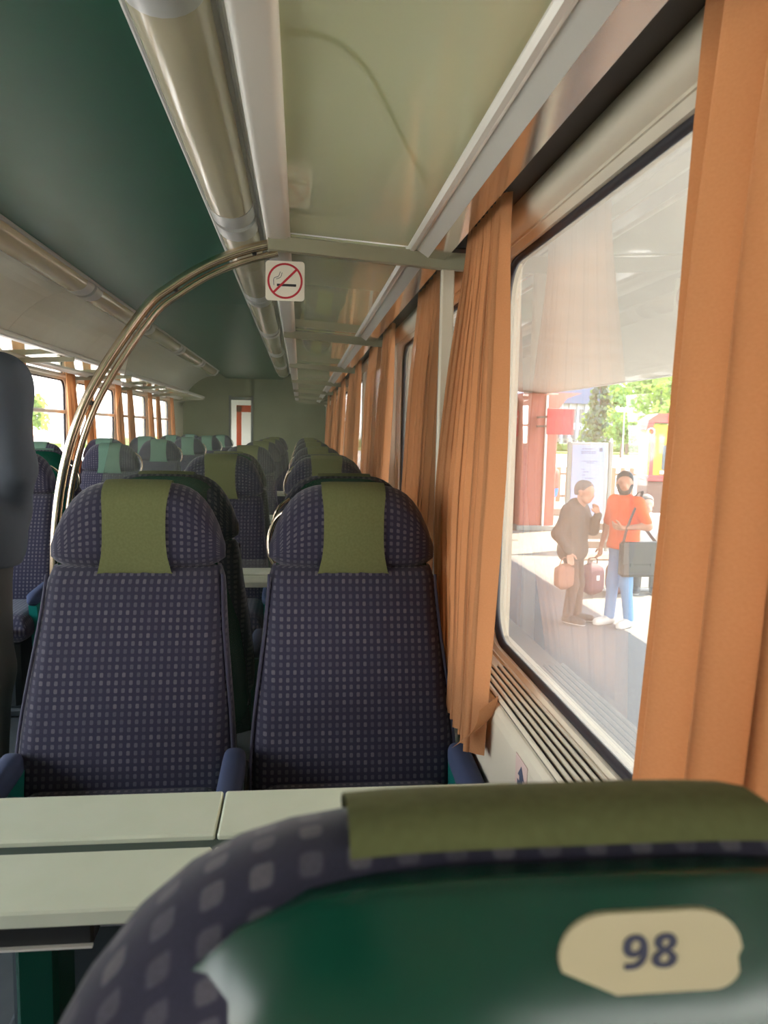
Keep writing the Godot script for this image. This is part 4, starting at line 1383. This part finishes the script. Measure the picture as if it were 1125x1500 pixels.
func figure(label: String, at: Vector3, turn: float, J: Dictionary, look: Dictionary) -> Node3D:
	# local: faces +z, left-hand side is +x
	var n := thing("person", label, "person", at, turn)
	var skin := B.new()
	var hl: Vector3 = J.hl; var hr: Vector3 = J.hr
	var hip := (hl + hr) * 0.5
	var sl: Vector3 = J.sl; var sr: Vector3 = J.sr
	var sh := (sl + sr) * 0.5
	var waist := hip.lerp(sh, 0.35)
	var xd := (sl - sr).normalized()
	var torso := func(g: float) -> Array:
		return [[hip + xd * 0.065, hip - xd * 0.065, 0.112 + g, 0.112 + g], [hip + xd * 0.06, waist + xd * 0.055, 0.108 + g, 0.10 + g], [hip - xd * 0.06, waist - xd * 0.055, 0.108 + g, 0.10 + g], [waist + xd * 0.055, sh.lerp(hip, 0.22) + xd * 0.085, 0.10 + g, 0.105 + g], [waist - xd * 0.055, sh.lerp(hip, 0.22) - xd * 0.085, 0.10 + g, 0.105 + g], [sl - xd * 0.03 - Vector3(0, 0.02, 0), sr + xd * 0.03 - Vector3(0, 0.02, 0), 0.068 + g, 0.068 + g], [sh + Vector3(0, 0.02, 0), sh + Vector3(0, 0.05, 0), 0.07 + g, 0.055 + g]]
	var all: Array = torso.call(-0.012)
	for q in [["l"], ["r"]]:
		var s: String = q[0]
		all.append([J["s" + s], J["e" + s], 0.050, 0.040])
		all.append([J["e" + s], J["w" + s], 0.041, 0.027])
		all.append([J["h" + s], J["k" + s], 0.082, 0.052])
		all.append([J["k" + s], J["a" + s], 0.050, 0.038])
	all.append([sh + Vector3(0, 0.02, 0), J.head + Vector3(0, -0.10, -0.02), 0.060, 0.056])
	blob(skin, all, 0.016, 0.02)
	for s in ["l", "r"]:
		if J.has("d" + s):
			blob(skin, hand_bones(J["w" + s], J["d" + s].normalized(), J["t" + s].normalized(), J.get("curl", 0.3)), 0.0052, 0.004)
	head_parts(n, skin, J.head, J.get("yaw", 0.0), J.get("pitch", 0.0), look.skin, look.hair, look.get("beard", false), look.get("bald", 0.0))
	put("body", skin, look.skin, n)
	# top
	var b := B.new()
	var tb: Array = torso.call(look.get("loose", 0.008))
	var sleeve: float = look.sleeve
	for s in ["l", "r"]:
		var e: Vector3 = J["e" + s]; var w: Vector3 = J["w" + s]; var so: Vector3 = J["s" + s]
		if sleeve <= 1.0:
			tb.append([so, so.lerp(e, sleeve), 0.066, 0.060])
		else:
			tb.append([so, e, 0.070, 0.060])
			tb.append([e, e.lerp(w, sleeve - 1.0), 0.060, 0.046])
	if look.has("hem"): tb.append([hip - Vector3(0, 0.02, 0) + xd * 0.05, hip - Vector3(0, 0.02, 0) - xd * 0.05, 0.128, 0.128])
	var cl := [[Vector3(0, look.get("hem", hip.y - 0.10), 0), Vector3.DOWN]]
	blob(b, tb, 0.015, 0.022, cl)
	put(look.top_name, b, look.top, n)
	# trousers
	b = B.new()
	var lb := [[hip + xd * 0.062 - Vector3(0, 0.01, 0), hip - xd * 0.062 - Vector3(0, 0.01, 0), 0.116, 0.116]]
	for s in ["l", "r"]:
		lb.append([J["h" + s], J["k" + s], 0.094, 0.068])
		lb.append([J["k" + s], J["a" + s], 0.066, 0.062])
	blob(b, lb, 0.015, 0.018)
	put("trousers", b, look.bottom, n)
	for s in ["l", "r"]:
		b = B.new()
		var a: Vector3 = J["a" + s]; var t: Vector3 = J["f" + s]
		var d := (t - a); d.y = 0.0; d = d.normalized()
		var gy: float = t.y
		blob(b, [[Vector3(a.x, gy + 0.045, a.z) - d * 0.03, t + Vector3(0, 0.035, 0), 0.045, 0.036], [Vector3(a.x, gy + 0.07, a.z), a, 0.045, 0.045], [Vector3(a.x, gy + 0.045, a.z) + d * 0.05, t + Vector3(0, 0.03, 0), 0.05, 0.04]], 0.011, 0.012, [[Vector3(0, gy + 0.004, 0), Vector3.DOWN]])
		var so := put("shoe", b, look.shoe, n)
		b = B.new()
		blob(b, [[Vector3(a.x, gy + 0.045, a.z) - d * 0.03, t + Vector3(0, 0.035, 0), 0.048, 0.039], [Vector3(a.x, gy + 0.045, a.z) + d * 0.05, t + Vector3(0, 0.03, 0), 0.053, 0.043]], 0.011, 0.012, [[Vector3(0, gy + 0.022, 0), Vector3.UP], [Vector3(0, gy + 0.001, 0), Vector3.DOWN]])
		put("sole", b, mt.shoe_white, so)
	return n

func people() -> void:
	# man in orange, body turned to the older man, face to the train
	var V := func(x: float, y: float, z: float) -> Vector3: return Vector3(x, y, z)
	var J := {
		"hl": Vector3(0.09, 0.93, 0), "hr": Vector3(-0.09, 0.93, 0), "kl": Vector3(0.10, 0.50, 0.03), "kr": Vector3(-0.09, 0.50, 0.05), "al": Vector3(0.11, 0.10, -0.03), "ar": Vector3(-0.09, 0.10, 0.08), "fl": Vector3(0.14, 0.0, 0.13), "fr": Vector3(-0.11, 0.0, 0.25),
		"sl": Vector3(0.185, 1.44, -0.01), "sr": Vector3(-0.185, 1.44, 0.0), "el": Vector3(0.31, 1.19, -0.05), "wl": Vector3(0.17, 1.165, 0.19), "er": Vector3(-0.25, 1.15, 0.03), "wr": Vector3(-0.25, 0.90, 0.11),
		"dl": Vector3(-0.75, 0.12, 0.35), "tl": Vector3(0.1, 0.9, 0.3), "dr": Vector3(0.05, -1.0, 0.15), "tr": Vector3(0.2, 0.1, 1.0), "curl": 0.55,
		"head": Vector3(0.0, 1.655, 0.03), "yaw": 0.80, "pitch": 0.04}
	var man := figure("man in orange shirt and light blue jeans looking toward the train", Vector3(3.72, PLAT, -8.44), deg_to_rad(-70), J, {"skin": mt.skin_tan, "hair": mt.hair_dark, "beard": true, "top": mt.shirt_orange, "top_name": "orange_shirt", "bottom": mt.jeans_blue, "shoe": mt.shoe_white, "sleeve": 0.85, "loose": 0.016, "hem": 0.90})
	# his shoulder bag
	var bg := thing("shoulder_bag", "black leather shoulder bag hanging at the orange shirted man's hip", "bag", Vector3(3.83, PLAT + 0.60, -8.26), deg_to_rad(2))
	var b := B.new()
	b.box(Vector3(0, 0.205, 0), Vector3(0.46, 0.40, 0.12), 0.03)
	put("bag_body", b, mt.leather_black, bg)
	b = B.new()
	b.box(Vector3(0, 0.28, 0.063), Vector3(0.45, 0.26, 0.014), 0.006)
	put("flap", b, mt.leather_black, bg)
	b = B.new()
	for x in [-0.12, 0.12]: b.box(Vector3(x, 0.15, 0.074), Vector3(0.03, 0.05, 0.008), 0.003)
	put("buckle", b, mt.steel_dark, bg)
	b = B.new()
	b.sheet(18, 1, func(u: float, v: float) -> Vector3:
		var pts := [Vector3(-0.21, 0.39, 0.03), Vector3(-0.20, 0.55, 0.07), Vector3(-0.12, 0.76, 0.06), Vector3(0.01, 0.94, -0.03), Vector3(0.03, 0.965, -0.12), Vector3(0.08, 0.85, -0.33), Vector3(0.17, 0.55, -0.25), Vector3(0.21, 0.39, -0.03)]
		var f := u * (pts.size() - 1)
		var i := mini(int(f), pts.size() - 2)
		var p: Vector3 = pts[i].cubic_interpolate(pts[i + 1], pts[maxi(i - 1, 0)], pts[mini(i + 2, pts.size() - 1)], f - i)
		return p + Vector3(0.018, 0.006, 0.0) * (v * 2.0 - 1.0))
	put("strap", b, mt.strap_dark, bg)
	# older man in a dark jacket, hand at the chin
	var J2 := {
		"hl": Vector3(0.085, 0.86, -0.02), "hr": Vector3(-0.085, 0.86, -0.02), "kl": Vector3(0.09, 0.46, 0.04), "kr": Vector3(-0.09, 0.46, 0.03), "al": Vector3(0.10, 0.10, 0.03), "ar": Vector3(-0.10, 0.10, -0.01), "fl": Vector3(0.13, 0.0, 0.20), "fr": Vector3(-0.13, 0.0, 0.17),
		"sl": Vector3(0.19, 1.33, 0.0), "sr": Vector3(-0.19, 1.33, -0.02), "el": Vector3(0.24, 1.08, 0.14), "wl": Vector3(0.09, 1.28, 0.235), "er": Vector3(-0.27, 1.06, -0.12), "wr": Vector3(-0.24, 0.86, 0.02),
		"dl": Vector3(-0.35, 0.9, -0.25), "tl": Vector3(-0.4, 0.1, -0.6), "dr": Vector3(0.0, -1.0, 0.2), "tr": Vector3(0.3, 0.0, 1.0), "curl": 0.45,
		"head": Vector3(0.0, 1.535, 0.09), "yaw": -0.25, "pitch": 0.10}
	var old := figure("older man in dark grey jacket standing with one hand raised to his chin", Vector3(3.20, PLAT, -8.62), deg_to_rad(52), J2, {"skin": mt.skin_pale, "hair": mt.hair_grey, "bald": 0.6, "top": mt.jacket_grey, "top_name": "grey_jacket", "bottom": mt.trouser_brown, "shoe": mt.shoe_dark, "sleeve": 1.95, "loose": 0.03, "hem": 0.74})
	var tb := thing("carrier_bag", "brownish carrier bag hanging from the older man's hand", "bag", Vector3(3.03, PLAT + 0.42, -8.45), 0.3)
	b = B.new()
	var loops := []
	for j in 7:
		var t := j / 6.0
		var rnd := sqrt(maxf(0.1, 1.0 - pow(absf(t - 0.5) * 2.0, 6.0)))
		var L := PackedVector3Array()
		for q in rr(0.12 * rnd, 0.05 * rnd, 0.03 * rnd, 4): L.append(Vector3(q.x, 0.30 * t, q.y))
		loops.append(L)
	b.loft(loops)
	put("bag_body", b, mt.bag_tan, tb)
	b = B.new()
	b.tube(smooth([Vector3(-0.07, 0.28, 0), Vector3(-0.03, 0.36, 0), Vector3(0.03, 0.36, 0), Vector3(0.07, 0.28, 0)], 5), 0.006, 6)
	put("handle", b, mt.bag_tan, tb)
	# seated person in white on the bench
	var J3 := {
		"hl": Vector3(0.09, 0.56, 0.08), "hr": Vector3(-0.09, 0.56, 0.08), "kl": Vector3(0.11, 0.50, 0.46), "kr": Vector3(-0.11, 0.50, 0.46), "al": Vector3(0.11, 0.10, 0.44), "ar": Vector3(-0.11, 0.10, 0.44), "fl": Vector3(0.13, 0.0, 0.60), "fr": Vector3(-0.13, 0.0, 0.60),
		"sl": Vector3(0.18, 1.02, 0.02), "sr": Vector3(-0.18, 1.02, 0.02), "el": Vector3(0.24, 0.80, 0.10), "wl": Vector3(0.16, 0.68, 0.32), "er": Vector3(-0.24, 0.80, 0.10), "wr": Vector3(-0.16, 0.68, 0.32),
		"dl": Vector3(-0.2, -0.1, 1.0), "tl": Vector3(-1, 0.2, 0), "dr": Vector3(0.2, -0.1, 1.0), "tr": Vector3(1, 0.2, 0), "curl": 0.4,
		"head": Vector3(0.0, 1.22, 0.05), "yaw": 0.2, "pitch": 0.1}
	figure("person in a white shirt sitting on the bench beside the curtain edge", Vector3(4.98, PLAT, -10.6), deg_to_rad(-20), J3, {"skin": mt.skin_pale, "hair": mt.hair_grey, "bald": 0.2, "top": mt.shirt_white, "top_name": "white_shirt", "bottom": mt.jacket_grey, "shoe": mt.shoe_dark, "sleeve": 0.9, "loose": 0.012, "hem": 0.50})
	# passenger standing in the aisle, cut by the picture's edge
	var J4 := {
		"hl": Vector3(0.09, 0.92, 0), "hr": Vector3(-0.09, 0.92, 0), "kl": Vector3(0.10, 0.49, 0.02), "kr": Vector3(-0.10, 0.49, 0.02), "al": Vector3(0.10, 0.10, -0.02), "ar": Vector3(-0.10, 0.10, -0.02), "fl": Vector3(0.12, 0.0, 0.16), "fr": Vector3(-0.12, 0.0, 0.16),
		"sl": Vector3(0.19, 1.43, 0.0), "sr": Vector3(-0.19, 1.43, 0.0), "el": Vector3(0.235, 1.16, -0.03), "wl": Vector3(0.16, 1.00, 0.09), "er": Vector3(-0.235, 1.16, -0.03), "wr": Vector3(-0.16, 1.00, 0.09),
		"dl": Vector3(-0.7, -0.6, -0.1), "tl": Vector3(0.0, 0.2, 1.0), "dr": Vector3(0.7, -0.6, -0.1), "tr": Vector3(0.0, 0.2, 1.0), "curl": 0.4,
		"head": Vector3(0.0, 1.65, 0.04), "yaw": 0.0, "pitch": 0.05}
	var ps := figure("passenger in a dark jacket standing in the aisle, cut off by picture edge", Vector3(-1.11, 0, -2.6), deg_to_rad(165), J4, {"skin": mt.skin_tan, "hair": mt.hair_dark, "top": mt.jacket_navy_flare_haze, "top_name": "dark_jacket", "bottom": mt.jacket_grey, "shoe": mt.shoe_dark, "sleeve": 1.9, "loose": 0.035, "hem": 0.84})
	b = B.new()
	b.box(Vector3(-0.10, 0.985, -0.152), Vector3(0.075, 0.04, 0.006), 0.002)
	put("red_tag", b, mt.tag_red, ps)

# ------------------------------------------------------------------ far background
func leaves(b: B, c: Vector3, r: Vector3, n: int, size: float, g: RandomNumberGenerator) -> void:
	for i in n:
		var d := Vector3(g.randfn(), g.randfn(), g.randfn()).normalized()
		var p := c + d * r * pow(g.randf(), 0.4)
		var ax := Vector3(g.randfn(), g.randfn(), g.randfn()).normalized()
		var u := ax.cross(d).normalized() * size * g.randf_range(0.6, 1.3)
		var w := ax * size * g.randf_range(0.6, 1.3)
		b.quad(p - u * 0.5, p - w * 0.4, p + u * 0.5, p + w * 0.6)

func tree(called: String, label: String, at: Vector3, h: float, r: float, m: Material, sd: int, spruce := false, n := 1500, sz := 0.5) -> void:
	var t := thing(called, label, "tree", at, 0, "station trees")
	var g := RandomNumberGenerator.new()
	g.seed = sd
	var b := B.new()
	b.tube([Vector3.ZERO, Vector3(0.1, h * 0.4, 0), Vector3(0, h * 0.85, 0)], 0.22, 8, 1, 0.06)
	if not spruce:
		for i in 5:
			var a := TAU * i / 5.0
			b.tube([Vector3(0.05, h * 0.35, 0), Vector3(cos(a) * r * 0.6, h * 0.65, sin(a) * r * 0.6)], 0.09, 6, 1, 0.03)
	put("trunk", b, mt.bark, t)
	b = B.new()
	if spruce:
		for i in 14:
			var f := i / 13.0
			var rad := r * (1.0 - f) + 0.25
			for j in 7:
				var a := g.randf() * TAU
				leaves(b, Vector3(cos(a) * rad * 0.6, h * (0.12 + 0.86 * f), sin(a) * rad * 0.6), Vector3(rad * 0.42, 0.35, rad * 0.42), n / 98, sz, g)
	else:
		for i in 16:
			var a := g.randf() * TAU
			var q := Vector3(cos(a) * r * g.randf_range(0.1, 0.75), h * g.randf_range(0.42, 0.9), sin(a) * r * g.randf_range(0.1, 0.75))
			leaves(b, q, Vector3(r * 0.42, r * 0.36, r * 0.42), n / 16, sz, g)
	put("foliage", b, m, t)

func background() -> void:
	var GY := PLAT - 0.4
	var b := B.new()
	b.box(Vector3(40, PLAT - 0.28, -70), Vector3(90, 0.3, 34))
	put("ground_road", b, mt.road_pale, null, "structure")
	b = B.new()
	b.box(Vector3(50, PLAT - 0.2, -130), Vector3(160, 0.5, 84))
	put("ground_lawn", b, mt.lawn, null, "structure")
	b = B.new()
	var g := RandomNumberGenerator.new()
	g.seed = 3
	b.box(Vector3(40, PLAT + 0.55, -92), Vector3(70, 0.9, 1.2), 0.2)
	for i in 500: leaves(b, Vector3(g.randf_range(18, 62), PLAT + 0.7, -91.4), Vector3(0.5, 0.5, 0.3), 3, 0.35, g)
	tag(put("clipped_hedge", b, mt.hedge_green), "long clipped green hedge along the lawn", "hedge")
	# white building with blue roof
	var h := thing("white_building", "white building with blue-grey roof behind the trees", "building", Vector3(40.5, PLAT, -112))
	b = B.new()
	b.box(Vector3(0, 3.4, -4), Vector3(17, 6.8, 8))
	put("walls", b, mt.house_white, h)
	b = B.new()
	b.prism(PackedVector2Array([Vector2(-9.5, 6.7), Vector2(9.5, 6.7), Vector2(6.5, 9.6), Vector2(-4.5, 9.6)]), func(q: Vector2, d: float): return Vector3(q.x, q.y, d), -9.0, 0.9)
	put("roof", b, mt.roof_blue, h)
	for i in 14:
		b = B.new()
		b.box(Vector3(-7.8 + 1.2 * i, 3.4, 0.15), Vector3(0.34, 6.6, 0.3), 0.03)
		put("column", b, mt.house_white, h)
	for i in 13:
		for j in 2:
			b = B.new()
			b.box(Vector3(-7.2 + 1.2 * i, 1.9 + 3.0 * j, 0.04), Vector3(0.62, 2.0, 0.08))
			put("window", b, mt.dark_glass, h)
	# fence of vertical bars in front of the lawn
	var fe := thing("iron_fence", "grey railing in front of the white building", "fence", Vector3(36, PLAT, -98))
	for y in [0.5, 1.5]:
		b = B.new()
		b.box(Vector3(0, y, 0), Vector3(24, 0.12, 0.08))
		put("rail", b, mt.grey_post, fe)
	for i in 41:
		b = B.new()
		b.box(Vector3(-12 + 0.6 * i, 0.85, 0), Vector3(0.14, 1.6, 0.1))
		put("bar", b, mt.grey_post, fe)
	tree("spruce_tree", "blue-green spruce standing before the white building", Vector3(31.8, PLAT, -80), 9.5, 2.3, mt.leaf_spruce, 21, true, 2600, 0.5)
	tree("broadleaf_tree", "bright yellow-green tree crown above the yellow kiosk", Vector3(28.9, PLAT, -60), 8.0, 2.9, mt.leaf_lime, 22, false, 2200, 0.4)
	tree("broadleaf_tree", "round green tree between spruce and yellow kiosk", Vector3(31.0, PLAT, -72), 4.6, 2.0, mt.leaf_green, 23, false, 1600, 0.36)
	tree("broadleaf_tree", "darker green tree behind the lamp post", Vector3(38.5, PLAT, -88), 9.5, 3.6, mt.leaf_dark, 24, false, 1800, 0.5)
	tree("broadleaf_tree", "tall lime tree farthest behind the kiosk roof", Vector3(44, PLAT, -86), 10.0, 4.2, mt.leaf_lime, 25, false, 1800, 0.5)
	# lamp post with globes
	var lp := thing("globe_lamp_post", "lamp post with a cluster of white globes by the road", "lamp post", Vector3(29.6, PLAT, -68.5))
	b = B.new()
	b.tube([Vector3.ZERO, Vector3(0, 4.5, 0)], 0.07, 8, 1, 0.05)
	b.box(Vector3(0, 4.35, 0), Vector3(1.5, 0.06, 0.06))
	put("pole", b, mt.white_paint, lp)
	for i in 4:
		b = B.new()
		blob(b, [[Vector3(-0.66 + 0.44 * i, 4.62 - 0.1 * (i % 2), 0), Vector3(-0.66 + 0.44 * i, 4.62 - 0.1 * (i % 2), 0), 0.21, 0.21]], 0.06, 0.02)
		put("globe", b, mt.white_paint, lp)
	b = B.new()
	b.box(Vector3(-9.5, PLAT - 0.15, -14), Vector3(9.0, 0.3, 60))
	put("ground_added_bounce_platform", b, mt.road_pale, null, "structure")  # pale platform added to bounce sunlight up into the coach
	# trees on the other side of the line
	for i in 7:
		tree("broadleaf_tree", "far-side tree seen through the distant windows, number %s along the line" % ["one", "two", "three", "four", "five", "six", "seven"][i], Vector3(-30 - 3 * (i % 3), PLAT - 0.4, -22 - 11.0 * i), 6.0 + (i % 3), 3.0, mt.leaf_lime if i % 2 == 0 else mt.leaf_green, 70 + i, false, 900, 0.6)
